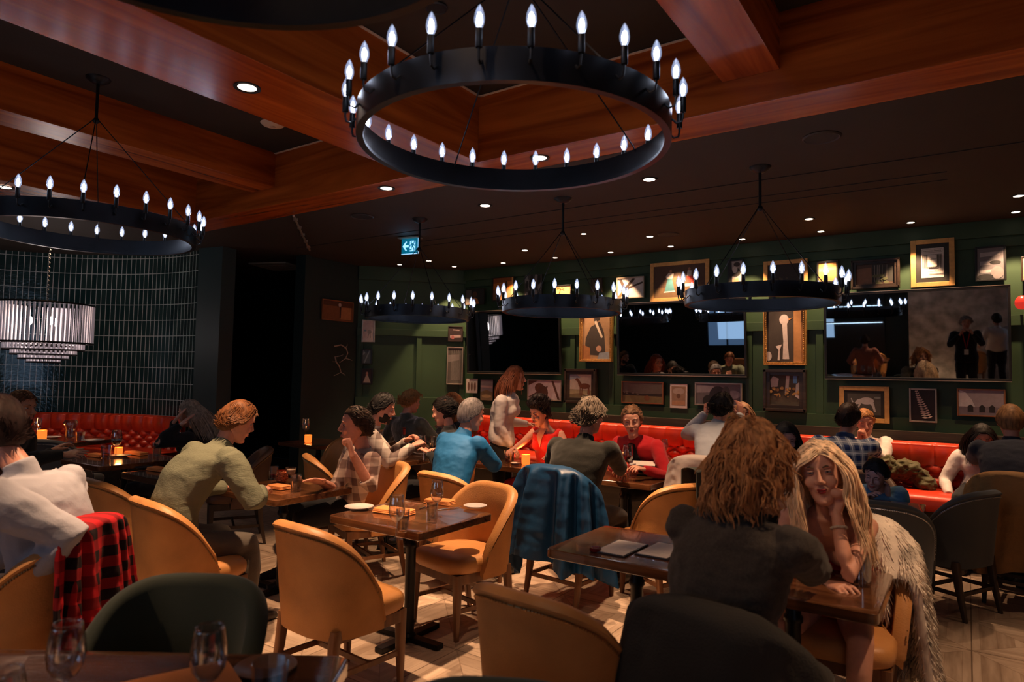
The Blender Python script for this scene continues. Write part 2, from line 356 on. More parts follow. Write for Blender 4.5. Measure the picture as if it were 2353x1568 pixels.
# curved tiled alcove wall
P0, P1, P2 = Vector((-8.16, 4.78, 0)), Vector((-9.72, 4.44, 0)), Vector((-10.75, 3.45, 0))
def circ(a, b, c):
    A_ = np.array([[b.x-a.x, b.y-a.y], [c.x-a.x, c.y-a.y]])*2; r = np.array([b.x**2+b.y**2-a.x**2-a.y**2, c.x**2+c.y**2-a.x**2-a.y**2])
    s = np.linalg.solve(A_, r); return Vector((s[0], s[1], 0))
CC = circ(P0, P1, P2); CR = (P0-CC).length
a0 = math.atan2(P0.y-CC.y, P0.x-CC.x); a2 = math.atan2(P2.y-CC.y, P2.x-CC.x)
if a2 < a0: a2 += 2*math.pi
a3 = a2+.9
def arc(u, z, off=0):
    a = a0+(a3-a0)*u; return (CC.x+(CR-off)*math.cos(a), CC.y+(CR-off)*math.sin(a), z)
mt = mat('glazed teal tile', (.012, .03, .03), .14, coat=.4); nt = mt.node_tree; L = nt.links.new; bs = nt.nodes['Principled BSDF']
uv = nt.nodes.new('ShaderNodeUVMap'); bk = nt.nodes.new('ShaderNodeTexBrick'); bk.offset = 0; bk.squash = 1
L(uv.outputs[0], bk.inputs[0]); bk.inputs['Scale'].default_value = 1; bk.inputs['Brick Width'].default_value = .071; bk.inputs['Row Height'].default_value = .2145; bk.inputs['Mortar Size'].default_value = .0035; bk.inputs['Mortar Smooth'].default_value = .1
bk.inputs['Color1'].default_value = (.010, .030, .030, 1); bk.inputs['Color2'].default_value = (.022, .045, .042, 1); bk.inputs['Mortar'].default_value = (.60, .62, .58, 1)
L(bk.outputs['Color'], bs.inputs['Base Color']); nz = nt.nodes.new('ShaderNodeTexNoise'); nz.inputs['Scale'].default_value = 28; L(uv.outputs[0], nz.inputs[0])
bp = nt.nodes.new('ShaderNodeBump'); bp.inputs['Strength'].default_value = .35; bp.inputs['Distance'].default_value = .01; L(nz.outputs[0], bp.inputs['Height']); L(bp.outputs[0], bs.inputs['Normal'])
NT = 90; zs = [0, 1, 2, CEIL]
w = MB(); w.grid(lambda u, v: arc(u, v*CEIL), NT, 8)
o = w.build('wall_tiled', mt, fixn=False); o['kind'] = 'structure'
ul = o.data.uv_layers.new(name='UVMap'); arcl = CR*(a3-a0)
for p in o.data.polygons:
    for li in p.loop_indices:
        vi = o.data.loops[li].vertex_index; i, j = divmod(vi, 9); ul.data[li].uv = (i/NT*arcl, j/8*CEIL+.09)
w = MB(); w.grid(lambda u, v: arc(u, v*CEIL, -.12), NT, 1); struct('wall_tiled_backing', w, M_GREEND)
struct('wall_column', MB().box((-8.0, 4.86, 1.6), (.42, .22, 3.2), rz=math.radians(10)), mat('column paint', (.02, .045, .048), .55), smooth=False)
# behind the photographer: pale stone bar panel, shelves and windows that the screens reflect
struct('wall_stone', MB().ab((-1.2, -4.4, 0), (2.6, -4.25, CEIL+.38)), mat('pale rough stone', (.62, .58, .52), .6, noise_amt=.5, nscale=4, bump=.5, bscale=9), smooth=False)
M_WIN = mat('evening window glass', (.1, .15, .2), .2, emit=(.3, .55, 1), es=.3)
for i, x in enumerate((-6.6, -5.2)):
    o = struct('window_%d' % (i+1), MB().ab((x, -5.14, .9), (x+1.15, -5.1, 2.7)), M_WIN, smooth=False)
    fr = MB()
    for a, b in (((x-.05, -5.13, .85), (x, -5.06, 2.75)), ((x+1.15, -5.13, .85), (x+1.2, -5.06, 2.75)), ((x, -5.13, 2.7), (x+1.15, -5.06, 2.75)), ((x, -5.13, .85), (x+1.15, -5.06, .9)), ((x+.55, -5.13, .9), (x+.6, -5.06, 2.7))): fr.ab(a, b)
    fr.build('window_frame', M_BLK, parent=o, smooth=False)
bsh = thing('bar_shelving', 'lit bar shelving behind the photographer, mirrored in the right screen', 'shelf', (-3.0, -4.95, 0))
MB().ab((-1.2, -.1, 0), (1.2, .0, 2.9)).build('shelf_back', M_BLK, bsh, smooth=False)
for z in (1.5, 1.95, 2.4): MB().ab((-1.2, 0, z), (1.2, .3, z+.03)).build('shelf_board', M_DKW, bsh, smooth=False); MB().ab((-1.18, .28, z-.015), (1.18, .3, z)).build('light_strip', mat('shelf strip light', (1, 1, 1), .5, emit=(.55, .75, 1), es=5), bsh, smooth=False)
# ceiling vent in the dark side room
q = [cz(px, py, CEIL-.01) for px, py in ((584, 607), (640, 604), (693, 615), (650, 622))]
cx = sum(p.x for p in q)/4; cy = sum(p.y for p in q)/4
t = thing('ceiling_vent', 'pale square ceiling vent above the dark hallway', 'vent', (cx, cy, CEIL-.02), math.radians(20))
MB().box((0, 0, .008), (.62, .62, .02)).build('vent_frame', mat('vent enamel', (.32, .28, .22), .5), t, bevel=.004)
sl = MB()
for k in range(5): sl.box((0, -.2+k*.1, -.006), (.5, .05, .012), rx=.4)
sl.build('vent_slats', mat('vent slat', (.2, .17, .13), .5), t, smooth=False)

SPOTK = 2.6
# downlights: recessed trim ring, glowing lens and the lamp's own light
def downlight(loc, label, energy, r=.045, angle=62, group='downlights in the dark ceiling', tilt=None, emit_s=9, blend=.55):
    t = thing('recessed_downlight', label, 'ceiling light', loc, 0, group)
    MB().lathe([(r*1.0, -.001), (r*1.45, -.002), (r*1.45, -.008), (r*1.0, -.005), (r*1.0, -.001)], n=20, cap=False).build('trim_ring', M_BLK, t)
    MB().lathe([(0.0005, -.0045), (r, -.0045), (r, -.001), (.0005, -.001)], n=20).build('lens', mat('downlight lens %d' % emit_s, (1, 1, 1), .5, emit=(1, .8, .62), es=emit_s), t)
    if energy:
        l = bpy.data.lights.new('downlight_lamp', 'SPOT'); l.energy = energy*SPOTK; l.color = WARM; l.shadow_soft_size = .03; l.spot_size = math.radians(angle); l.spot_blend = blend
        o = bpy.data.objects.new('downlight_lamp', l); COL.objects.link(o); o.location = (0, 0, -.03); o.parent = t
        if tilt: o.rotation_euler = tilt
    return t
for (px, py, e, lab) in [(568, 200, 210, 'large recessed downlight in the widest beam at upper left'), (888, 432, 130, 'downlight in the long beam left of the big ring'), (1240, 362, 200, 'downlight in the long beam seen through the big ring')]:
    p = cz(px, py); downlight((p.x, p.y, CEIL), lab, e, .05, 62, 'downlights in the mahogany beams', emit_s=7)
for (px, py, e, lab) in [(1492, 412, 95, 'ceiling downlight right of the big ring, above the middle tables'), (1115, 472, 95, 'ceiling downlight left of the middle chandelier canopy')]:
    p = cz(px, py); downlight((p.x, p.y, CEIL), lab, e, .045, 66)
RW = 'wall-washing downlight along the picture wall, '
row = [(0.35, 'rightmost of that row'), (-.39, 'above the framed poster'), (-1.12, 'above the small orange picture'), (-1.85, 'above the tall goose painting'), (-2.6, 'above the dancers painting'), (-3.31, 'above the bridge photograph'), (-4.04, 'above the left screen'), (-4.8, 'above the orange sunset picture')]
for i, (x, s) in enumerate(row):
    downlight((x*S, 6.76*S, CEIL), RW+s, 56, .032, 66, tilt=(math.radians(9), 0, 0), blend=.22)
downlight((-5.53*S, 6.68*S, CEIL), 'wall-washing downlight above the chamfered green corner', 66, .032, 64, tilt=(math.radians(9), 0, math.radians(40)), blend=.22)
downlight((-6.07*S, 6.22*S, CEIL), 'dim downlight nearest the dark left wall', 10, .03, 60)
for (x, s) in [(.34, 'rightmost of the second row'), (-1.12, 'above the dark-haired child and the blue plaid shirt'), (-2.6, 'over the woman in the red cardigan'), (-4.1, 'over the woman in the red dress'), (-5.54, 'over the two diners at the far left table')]:
    downlight((x*S, 6.19*S, CEIL), 'second-row downlight, '+s, 43, .036, 70)
p = cz(1341, 537); downlight((p.x, p.y, CEIL), 'small spot between the second-row downlights', 25, .03, 50)
# downlights that stand above and behind the photographer, and over the left tables (they light the near tables; those over the bar and tables behind are added to brighten the reflections)
for (x, y, e, lab) in [(-3.28, .55, 70, 'downlight in the widest beam, nearest the photographer'), (.75, 3.05, 100, 'coffer downlight above the right-hand couple, outside the frame'), (-6.95, 2.2, 16, 'downlight in the far left beam'), (-9.0, 3.3, 44, 'downlight over the curved booth'), (2.0, 4.9, 60, 'downlight beyond the right edge, over the aisle'), (1.0, 1.0, 42, 'downlight behind the right-hand tables'), (-1.0, -2.5, 220, 'added downlight over the bar aisle behind, brightening the reflected stone wall'), (-4.4, -2.5, 60, 'added downlight over the tables behind, brightening their reflection')]:
    zz = CEIL if x != .75 else CEIL+.50
    downlight((x, y, zz-.002), lab, e, .05, 74, 'downlights outside the frame', emit_s=7)

downlight((-1.45, .95, CEIL+.498), 'added coffer downlight outside the frame, aimed to brighten the menu table', 27, .05, 62, 'downlights outside the frame', tilt=(math.radians(30), math.radians(-6), 0), emit_s=7)  # unseen lamp added to brighten the menus and the near chair
# round ceiling speakers, smoke detector, small sprinkler rail
def speaker(px, py, z, lab, r=.11):
    p = onz(px, py, z); t = thing('ceiling_speaker', lab, 'speaker', (p.x, p.y, z), 0, 'round ceiling speakers')
    MB().lathe([(r*.98, -.001), (r*1.06, -.004), (r*.98, -.012), (r*.9, -.006)], n=28, cap=False).build('speaker_rim', mat('speaker rim', (.02, .02, .025), .5), t)
    MB().lathe([(.001, -.007), (r*.9, -.006), (r*.9, -.002), (.001, -.002)], n=28).build('speaker_grille', mat('speaker grille', (.012, .012, .016), .6, bump=.6, bscale=500), t)
speaker(1888, 315, CEIL, 'round dark ceiling speaker to the right of the big ring chandelier'); speaker(1536, 538, CEIL, 'small-looking round ceiling speaker between two right chandeliers')
speaker(832, 497, CEIL, 'round ceiling speaker left of the exit sign'); speaker(1003, 17, CEIL+.495, 'round black speaker in the coffer at the top of the picture', .06)
p = onz(627, 287, CEIL+.49); t = thing('smoke_detector', 'pale round smoke detector beside the widest mahogany beam', 'smoke detector', (p.x, p.y, CEIL+.50))
MB().lathe([(.001, -.028), (.05, -.026), (.085, -.014), (.10, 0)], n=24).build('detector_body', mat('detector plastic', (.6, .45, .33), .5), t)
MB().lathe([(.001, -.036), (.02, -.034), (.024, -.027)], n=16).build('sensor_cap', mat('detector cap', (.45, .33, .25), .4), t)
pa, pb = cz(675, 492), cz(712, 572)
t = thing('ceiling_rail', 'thin pale metal rail with clips on the dark ceiling left of the exit sign', 'rail', (pa.x, pa.y, CEIL-.02)); dv = pb-pa
MB().tube([(0, 0, 0), (dv.x, dv.y, 0)], .012).build('rail_bar', M_SILV, t)
for k in range(5):
    MB().box((dv.x*(k+.5)/5, dv.y*(k+.5)/5, .008), (.05, .02, .03)).build('rail_clip', M_SILV, t)

# ring chandeliers
def chandelier(c, rad, nb, zb, ztop, label, hb=.105, ph=0., cab=1.0):
    t = thing('ring_chandelier', label, 'chandelier', (c[0], c[1], zb), 0, 'black ring chandeliers with candle bulbs')
    n = 72; ri = rad-.008
    b = MB(); b.lathe([(rad, 0), (rad, hb), (rad-.008, hb), (rad-.008, .018), (rad-.03, .014), (rad-.03, 0)], n=n, cap=False)
    k0 = len(b.v)-n  # close the loop inner bottom -> outer bottom
    for k in range(n): b.f.append((k0+k, k0+(k+1) % n, (k+1) % n, k)); b.m.append(0)
    b.build('ring_band', M_RING, t, angle=35)
    arm = MB(); arm.tube([(0, 0, .045), (.02, 0, .025), (.04, 0, .03), (.045, 0, .05), (.045, 0, .07)], .0045, 6)
    arm.lathe([(.011, .068), (.0125, .07), (.0125, .132), (.010, .134)], (.045, 0, 0), 10)
    bulb = MB().lathe([(.008, .132), (.012, .140), (.0175, .155), (.0185, .168), (.016, .185), (.010, .202), (.004, .213), (.0008, .217)], (.045, 0, 0), 12)
    core = MB().lathe([(.002, .144), (.008, .150), (.0105, .164), (.0085, .178), (.003, .188)], (.045, 0, 0), 8)
    first = None
    for k in range(nb):
        a = 2*math.pi*(k+ph)/nb
        if first is None:
            A1 = arm.build('candle_arm', M_FRAMEBLK, t); B1 = bulb.build('bulb', M_BULB, A1); C1 = core.build('filament', M_CORE, A1); first = A1; o = A1
        else:
            o = first.copy(); COL.objects.link(o); o.parent = t
            for ch in first.children: q = ch.copy(); COL.objects.link(q); q.parent = o
        o.location = (rad*math.cos(a), rad*math.sin(a), hb-.095); o.rotation_euler = (0, 0, a)
    hz = ztop-zb; hub = hz-(.30 if hz > .8 else .25)
    if hub < .3: hub = hz*.75
    for k in range(4):
        a = math.pi/4+k*math.pi/2+.3
        MB().tube([((rad-.004)*math.cos(a), (rad-.004)*math.sin(a), hb-.02), ((rad-.02)*math.cos(a), (rad-.02)*math.sin(a), hb+.01), (.012*math.cos(a), .012*math.sin(a), hub)], .0035, 5).build('suspension_cable', M_FRAMEBLK, t)
    MB().tube([(0, 0, hub-.02), (0, 0, hz-.02)], .011).ball((0, 0, hub-.01), .022).build('hanging_rod', M_FRAMEBLK, t)
    MB().lathe([(.012, -.045), (.035, -.04), (.075, -.012), (.08, 0)], (0, 0, hz), 24).build('canopy', M_FRAMEBLK, t)
    return t
chandelier((-1.12*S, 4.52*S), .535, 20, 2.155, CEIL, 'ring chandelier at right, in front of the screens on the picture wall', ph=.2)
chandelier((-2.64*S, 4.53*S), .52, 20, 2.16, CEIL, 'middle small ring chandelier, left of the two screens', ph=.35)
chandelier((-4.12*S, 4.47*S), .52, 20, 2.15, CEIL, 'smallest-looking ring chandelier, hanging below the exit sign', ph=.1)
CT = CEIL+.50
chandelier((-1.48*S, 2.14*S), .68, 26, 2.605, CT, 'biggest ring chandelier, centred at the top of the picture', hb=.12, ph=.3)
chandelier((-4.62*S, 1.93*S), .68, 26, 2.52, CT, 'left ring chandelier hanging before the tiled wall', hb=.12, ph=.1)
chandelier((-1.4, -2.6), .68, 26, 2.56, CT, 'ring chandelier behind the photographer, mirrored in the right screen', hb=.12)
chandelier((-5.1, -1.6), .68, 26, 2.56, CT, 'ring chandelier behind the photographer on the left, mirrored in the screens', hb=.12)
chandelier((-1.09*S, .54*S), .68, 26, 2.58, CT, 'ring chandelier overhead, only its dark rim showing at top left', hb=.12)
# tiered drum chandelier in the booth
c = at(104, 760, 7.9); t = thing('drum_chandelier', 'tiered drum chandelier of pale glass rods before the tiled alcove', 'chandelier', (c.x, c.y, 1.6+(850-705)/1523*7.9))
px2m = 7.9/1523
M_ROD = mat('frosted glass rod', (.75, .72, .78), .3, emit=(.72, .66, .76), es=.07)
R0 = 100*px2m*.93
tiers = [(R0, -.0, -.46, 64), (R0*.82, -.46, -.545, 52), (R0*.66, -.50, -.60, 44), (R0*.5, -.56, -.65, 34), (R0*.33, -.60, -.69, 24)]
for i, (r, z1, z0, n) in enumerate(tiers):
    b = MB()
    for k in range(n):
        a = 2*math.pi*k/n; b.tube([(r*math.cos(a), r*math.sin(a), z1), (r*math.cos(a), r*math.sin(a), z0)], math.pi*r/n*.5, 6)
    b.build('glass_tier', M_ROD, t)
    hr = MB()
    for zz in (z1, z0): hr.lathe([(r+.012, zz-.01), (r+.018, zz), (r+.012, zz+.01), (r-.01, zz)], n=48, cap=False)
    hr.build('tier_hoop', M_FRAMEBLK, t)
ch = MB(); zc = 0
nl = 30; top = CEIL-t.location.z-.03
for k in range(nl):
    z0 = top*k/nl; z1 = top*(k+1.3)/nl; ch.tube([(0, 0, z0), (.012*(-1)**k, .008, (z0+z1)/2), (0, 0, z1)], .006, 5)
ch.build('chain', M_FRAMEBLK, t); MB().lathe([(.06, -.03), (.07, 0)], (0, 0, top+.03), 20).build('canopy', M_FRAMEBLK, t)
for k in range(3):
    a = k*2.1; MB().ball((.15*math.cos(a), .15*math.sin(a), -.2), (.02, .02, .05)).build('candle_bulb', mat('drum bulb', (1, 1, 1), .5, emit=(1, .9, .85), es=9), t)
l = light('drum_lamp', 'POINT', (0, 0, -.25), 14, (1, .85, .8), .2); l.parent = t
# exit sign
c = at(942, 566, 7.6); t = thing('exit_sign', 'small lit exit sign with left arrow and running figure under the ceiling', 'sign', (c.x, c.y, c.z), math.atan2(FWD.y, FWD.x)-math.pi/2-.45)
M_SG = mat('exit sign panel', (0, .1, .14), .4, emit=(0, .10, .17), es=1); M_SW = mat('exit sign white', (.7, .9, 1), .4, emit=(.3, .62, .95), es=1.1)
hw = .112; hh = .085
MB().box((0, 0, 0), (hw*2, .012, hh*2)).build('sign_panel', M_SG, t, smooth=False)
def flat(mb, pts, y=-.008, th=.002):
    n = len(pts); mb.mesh([(x, y, z) for x, z in pts]+[(x, y-th, z) for x, z in pts], [tuple(range(n)), tuple(range(n, 2*n))[::-1]]+[(i, (i+1) % n, n+(i+1) % n, n+i) for i in range(n)])
b = MB(); flat(b, [(-.095, 0), (-.05, .055), (-.035, .05), (-.06, .014), (-.012, .014), (-.012, -.014), (-.06, -.014), (-.035, -.05), (-.05, -.055)]); b.build('arrow', M_SW, t, smooth=False)
b = MB()
flat(b, [(.005, .058), (.078, .058), (.078, -.062), (.005, -.062)], y=-.007); b.build('door_pictogram', M_SW, t, smooth=False)
b = MB(); kk = dict(y=-.0095)
flat(b, [(.024+.009*math.cos(a), .043+.009*math.sin(a)) for a in [i*.7 for i in range(9)]], **kk)
for pp in ([(.03, .03), (.055, .028), (.052, -.012), (.03, -.005)], [(.03, .03), (.01, .012), (.004, -.005), (.01, -.008), (.018, .006), (.034, .018)], [(.052, .028), (.07, .008), (.082, .012), (.08, .005), (.066, -.004), (.05, .014)],
           [(.03, -.002), (.045, -.008), (.03, -.035), (.006, -.04), (.006, -.05), (.034, -.046)], [(.04, -.004), (.053, -.01), (.068, -.03), (.07, -.06), (.06, -.06), (.057, -.035)], [(.066, .058), (.078, .058), (.05, .0), (.042, .002)]): flat(b, pp, **kk)
b.build('running_figure', M_SG, t, smooth=False)
b = MB().box((0, 0, -hh-.004), (hw*2, .016, .006)).box((hw+.003, 0, 0), (.006, .016, hh*2)); b.build('lit_edge', M_SW, t, smooth=False)
MB().box((0, 0, hh+.008), (hw*2.4, .12, .014)).build('mounting_plate', M_SILV, t, smooth=False)
MB().tube([(0, 0, hh+.01), (0, 0, CEIL-c.z)], .008).build('stem', M_BLK, t)
light('exit_sign_light', 'POINT', (0, -.1, 0), .25, (.2, .6, 1), .05).parent = t

# ------------------------------------------------------------------ banquettes
def banq_back(u, z):        # outward relief of the buttoned back, u metres along, z height from seat
    zt = .43
    if z > zt*.5:           # vertical channels then rolled top
        f = abs(math.sin(math.pi*u/.205))**.4; k = (z-zt*.5)/(zt*.5)
        roll = .03*math.sin(min(1, k*1.15)*math.pi*.75)+.02
        return .045*f+roll-(0 if k < .97 else .05)
    a = u/.205+z/.125; b_ = u/.205-z/.125
    f = (abs(math.sin(math.pi*a/1.0))*abs(math.sin(math.pi*b_/1.0)))**.42
    return .062*f+.01
def banquette(label, path, L0, zs, zt, name='banquette', nu=700, cat='banquette'):
    """path(u metres, offset from the wall, z) -> point"""
    t = thing(name, label, cat, path(L0/2, .3, 0)); off = Vector(t.location)
    def P(u, o, z): return Vector(path(u, o, z))-off
    b = MB(); nv = 44
    def f(i, j):
        u = i*L0; z = j*(zt-zs); return P(u, .13+banq_back(u, z), zs+z)
    b.grid(f, nu, nv); b.grid(lambda i, j: P(i*L0, .13+banq_back(i*L0, zt-zs)*(1-j)-.02*j, zt+.012*math.sin(j*3.1)), nu, 3)
    b.grid(lambda i, j: P(i*L0, .11, zt-j*.35), 60, 1)
    b.build('buttoned_back', M_RED, t, fixn=False, angle=80)
    b = MB(); prof = [(.12, zs-.14), (.12, zs-.01), (.2, zs+.012), (.5, zs+.012), (.62, zs-.005), (.66, zs-.04), (.655, zs-.14)]
    b.grid(lambda i, j: P(i*L0, *((lambda k: (prof[k][0], prof[k][1]-(.012 if abs((i*L0/.8) % 1-.5) > .492 else 0)))(min(len(prof)-1, int(round(j*(len(prof)-1))))))), 160, len(prof)-1)
    b.build('seat_cushion', M_RED, t, fixn=False, angle=60)
    b = MB(); b.grid(lambda i, j: P(i*L0, [.62, .62, .1, .1, .62][min(4, int(round(j*4)))], [0, zs-.13, zs-.13, 0, 0][min(4, int(round(j*4)))]), 60, 4)
    b.build('plinth', M_LEDGE, t, fixn=False)
    bt = MB()
    for i in range(int(L0/.205)):
        for k in range(3):
            u = (i+.5*(k % 2))*.205; z = k*.0625+.0
            bt.ball(P(u, .135, zs+.0+z+.001), .008, 6, 4)
    bt.build('tufting_buttons', mat('red leather button', (.3, .02, .01), .4), t)
    return t
ZS, ZTB = .61, 1.035
banquette('long red leather banquette with buttoned back under the picture wall', lambda u, o, z: (-6.0+u, WY-.14-o, z), 8.6, ZS, ZTB)
LA = CR*(a3-a0)-.1
banquette('curved red leather banquette against the tiled alcove', lambda u, o, z: (lambda a: (CC.x+(CR-o)*math.cos(a), CC.y+(CR-o)*math.sin(a), z))(a0+.03+(u/CR)), LA-.2, .56, .985, nu=400)
# a red banquette to the right, reflected in the right-hand screen
banquette('red leather banquette to the right of the photographer', lambda u, o, z: (2.0+o*.0-.0+(-o), -2.8+u, z), 4.2, .5, 1.0, nu=200)

# ------------------------------------------------------------------ screens
M_SCR = bpy.data.materials.new('dark glossy screen'); M_SCR.use_nodes = True; nt = M_SCR.node_tree; bq = nt.nodes['Principled BSDF']
bq.inputs['Base Color'].default_value = (.42, .45, .47, 1); bq.inputs['Metallic'].default_value = 1; bq.inputs['Roughness'].default_value = .015
def screen(x0, x1, z0, z1, label):
    cx, zc_ = (x0+x1)/2, (z0+z1)/2; w_, h_ = x1-x0, z1-z0; YT = WY-.14
    t = thing('wall_screen', label, 'television', (cx, YT, zc_), 0, 'black wall screens reflecting the room'); t.rotation_euler = (math.radians(4.0), 0, 0)
    MB().box((0, .01, 0), (w_-.03, .03, h_-.03)).build('screen_body', M_BLK, t, smooth=False)
    MB().mesh([(-w_/2+.02, -.008, -h_/2+.02), (w_/2-.02, -.008, -h_/2+.02), (w_/2-.02, -.008, h_/2-.02), (-w_/2+.02, -.008, h_/2-.02)], [(0, 1, 2, 3)]).build('screen_glass', M_SCR, t, smooth=False, fixn=False)
    b = MB(); e = .022
    b.box((0, 0, h_/2-e/2), (w_, .045, e)).box((0, 0, -h_/2+e/2), (w_, .045, e)).box((-w_/2+e/2, 0, 0), (e, .045, h_-2*e)).box((w_/2-e/2, 0, 0), (e, .045, h_-2*e))
    b.build('bezel', M_BLK, t, smooth=False, bevel=.003)
    MB().box((0, -.02, -h_/2-.004), (w_, .008, .008)).build('edge_strip', M_SILV, t, smooth=False)
    MB().box((0, -.02, h_/2+.003), (w_, .008, .006)).build('edge_strip', M_SILV, t, smooth=False)
    MB().box((0, .07, 0), (.4, .09, .3)).build('wall_bracket', M_BLK, t, smooth=False)
    return t
YT = WY-.16
q0, q1 = ony(1894, 870, YT), ony(2326, 877, YT); qz = ony(2110, 669, YT).z; HS = (q1.x-q0.x)*9/16
screen(q0.x, q1.x, q0.z, q0.z+HS, 'right-hand wall screen, reflecting the standing photographer')
q0, q1 = ony(1416, 861, YT), ony(1714, 867, YT); screen(q0.x, q1.x, q0.z, q0.z+HS, 'middle wall screen between two gilt-framed paintings')
q0, q1 = ony(1070, 857, YT), ony(1286, 861, YT); screen(q0.x, q1.x, q0.z, q0.z+HS, 'left-hand wall screen, nearly black, beside the chamfered corner')
# ------------------------------------------------------------------ pictures
def col(c): return mat('paint %02x%02x%02x' % tuple(int(255*x) for x in c), c, .6, noise_amt=.12, nscale=25)
def text_mesh(body, size, loc, m, parent, name='lettering', rx=math.pi/2):
    cu = bpy.data.curves.new(name, 'FONT'); cu.body = body; cu.size = size; cu.align_x = 'CENTER'; cu.align_y = 'CENTER'; cu.extrude = .0008
    o = bpy.data.objects.new('tmp', cu); COL.objects.link(o); dg = bpy.context.evaluated_depsgraph_get()
    me = bpy.data.meshes.new_from_object(o.evaluated_get(dg)); bpy.data.objects.remove(o)
    me.materials.clear(); me.materials.append(m); q = bpy.data.objects.new(name, me); COL.objects.link(q); q.parent = parent; q.location = loc; q.rotation_euler = (rx, 0, 0); return q
FR = {'gold': (M_GOLDP, .045, .03), 'gilt': (M_GOLD, .035, .045), 'dark': (M_DKW, .075, .05), 'black': (M_BLK, .018, .025), 'silver': (M_SILV, .016, .03), 'thin': (M_DKW, .012, .025), 'copper': (mat('copper frame', (.35, .14, .06), .4, .6), .014, .03), 'none': (M_BLK, .004, .02)}
def ell(cx, cy, rx, ry, n=14, a0=0.): return [(cx+rx*math.cos(a0+2*math.pi*k/n), cy+ry*math.sin(a0+2*math.pi*k/n)) for k in range(n)]
def picture(rect, style, base, shapes, label, wall='back', mat_=None, cat='picture', tilt=.0, beads=False):
    x0, y0, x1, y1 = rect; xm, ym = (x0+x1)/2, (y0+y1)/2
    if wall == 'back':
        f = lambda x, y: ony(x, y, WY-.07); rz = 0
    elif wall == 'corner': f = lambda x, y: onAB(x, y); rz = angAB
    else:
        f = lambda x, y: (lambda r: Vector(EYE+r*(-7.33-EYE[0])/r[0]))(ray(x, y)); rz = math.pi/2
    l, r_, tp, bt = f(x0, ym), f(x1, ym), f(xm, y0), f(xm, y1); c = f(xm, ym)
    w_ = math.hypot(r_.x-l.x, r_.y-l.y); h_ = tp.z-bt.z
    off = Vector((math.sin(rz), -math.cos(rz), 0))*(.045 if wall == 'corner' else .0)
    t = thing('framed_picture', label, cat, (c.x+off.x, c.y+off.y, (tp.z+bt.z)/2), rz); t.rotation_euler[0] = tilt
    fm, fw, fd = FR[style]; fw = min(fw, w_*.16, h_*.16)
    b = MB()
    if style != 'none':
        for sx in (-1, 1): b.box((sx*(w_/2-fw/2), 0, 0), (fw, fd, h_)); b.box((0, 0, sx*(h_/2-fw/2)), (w_-2*fw, fd, fw))
        if style in ('dark', 'gilt'):
            for sx in (-1, 1): b.box((sx*(w_/2-fw*.25), -fd*.6, 0), (fw*.4, fd*.5, h_)); b.box((0, -fd*.6, sx*(h_/2-fw*.25)), (w_, fd*.5, fw*.4))
        b.build('picture_frame', fm, t, smooth=False, bevel=.003)
    if beads:
        b = MB(); st = .022
        for k in range(int(h_/st)):
            for sx in (-1, 1): b.ball((sx*(w_/2-fw*.85), -fd*.5, -h_/2+(k+.5)*st), .008, 6, 4)
        for k in range(int(w_/st)):
            for sz in (-1, 1): b.ball((-w_/2+(k+.5)*st, -fd*.5, sz*(h_/2-fw*.85)), .008, 6, 4)
        b.build('beading', M_GOLD, t)
    iw, ih = w_-2*fw, h_-2*fw; y = -.002
    MB().box((0, .004, 0), (w_*.98, .012, h_*.98)).build('backing_board', M_BLK, t, smooth=False)
    if mat_:
        mc, mw = mat_; MB().box((0, y-.001, 0), (iw, .003, ih)).build('mount', col(mc), t, smooth=False); y -= .003; iw -= 2*mw*w_; ih -= 2*mw*w_
    b = MB(); mats = [col(base)]; b.cm = 0
    b.box((0, y-.001, 0), (iw, .002, ih)); y -= .002
    for k, (c_, pts) in enumerate(shapes):
        m = col(c_)
        if m not in mats: mats.append(m)
        i = mats.index(m); n = len(pts); yy = y-.0006*(k+1)
        P = [((min(1, max(0, p[0]))-.5)*iw, yy, (min(1, max(0, p[1]))-.5)*ih) for p in pts]
        b.cm = i; b.mesh(P, [tuple(range(n))])
    b.build('picture_sheet', mats, t, smooth=False, fixn=False)
    return t, iw, ih, y-.0006*(len(shapes)+2)
rnd = random.Random(5)
def blobs(c, n, x0, y0, x1, y1, r, seed=1, sq=1.):
    q = random.Random(seed); return [(c, ell(q.uniform(x0, x1), q.uniform(y0, y1), r*q.uniform(.5, 1.3), r*sq*q.uniform(.5, 1.3), 7, q.random())) for _ in range(n)]
def bar(x0, y0, x1, y1, w): 
    dx, dy = x1-x0, y1-y0; l = math.hypot(dx, dy); nx, ny = -dy/l*w/2, dx/l*w/2
    return [(x0+nx, y0+ny), (x1+nx, y1+ny), (x1-nx, y1-ny), (x0-nx, y0-ny)]
PIC = picture
PIC((1070, 664, 1113, 701), 'thin', (.02, .02, .02), [((.10, .09, .08), [(0, 0), (.3, 0), (.3, 1), (0, 1)]), ((.45, .14, .03), [(.2, 0), (.75, 0), (.66, .35), (.55, .45), (.42, .45), (.25, .3)]), ((.10, .04, .02), ell(.5, .68, .13, .2)), ((.5, .4, .35), [(.46, .44), (.54, .44), (.51, .3)])], 'small dark portrait of a sitter in an orange coat, above the left screen')
PIC((1132, 637, 1181, 691), 'thin', (.50, .15, .02), [((.22, .06, .01), [(0, .75), (1, .85), (1, 1), (0, 1)]), ((.20, .10, .04), [(0, 0), (1, 0), (1, .45), (.5, .5), (0, .48)]), ((.05, .02, .01), ell(.66, .68, .06, .18)), ((.05, .02, .01), bar(.66, .3, .66, .6, .03)), ((.7, .3, .08), [(.93, 0), (1, 0), (1, 1), (.93, 1)])], 'orange sunset picture with a lone tree')
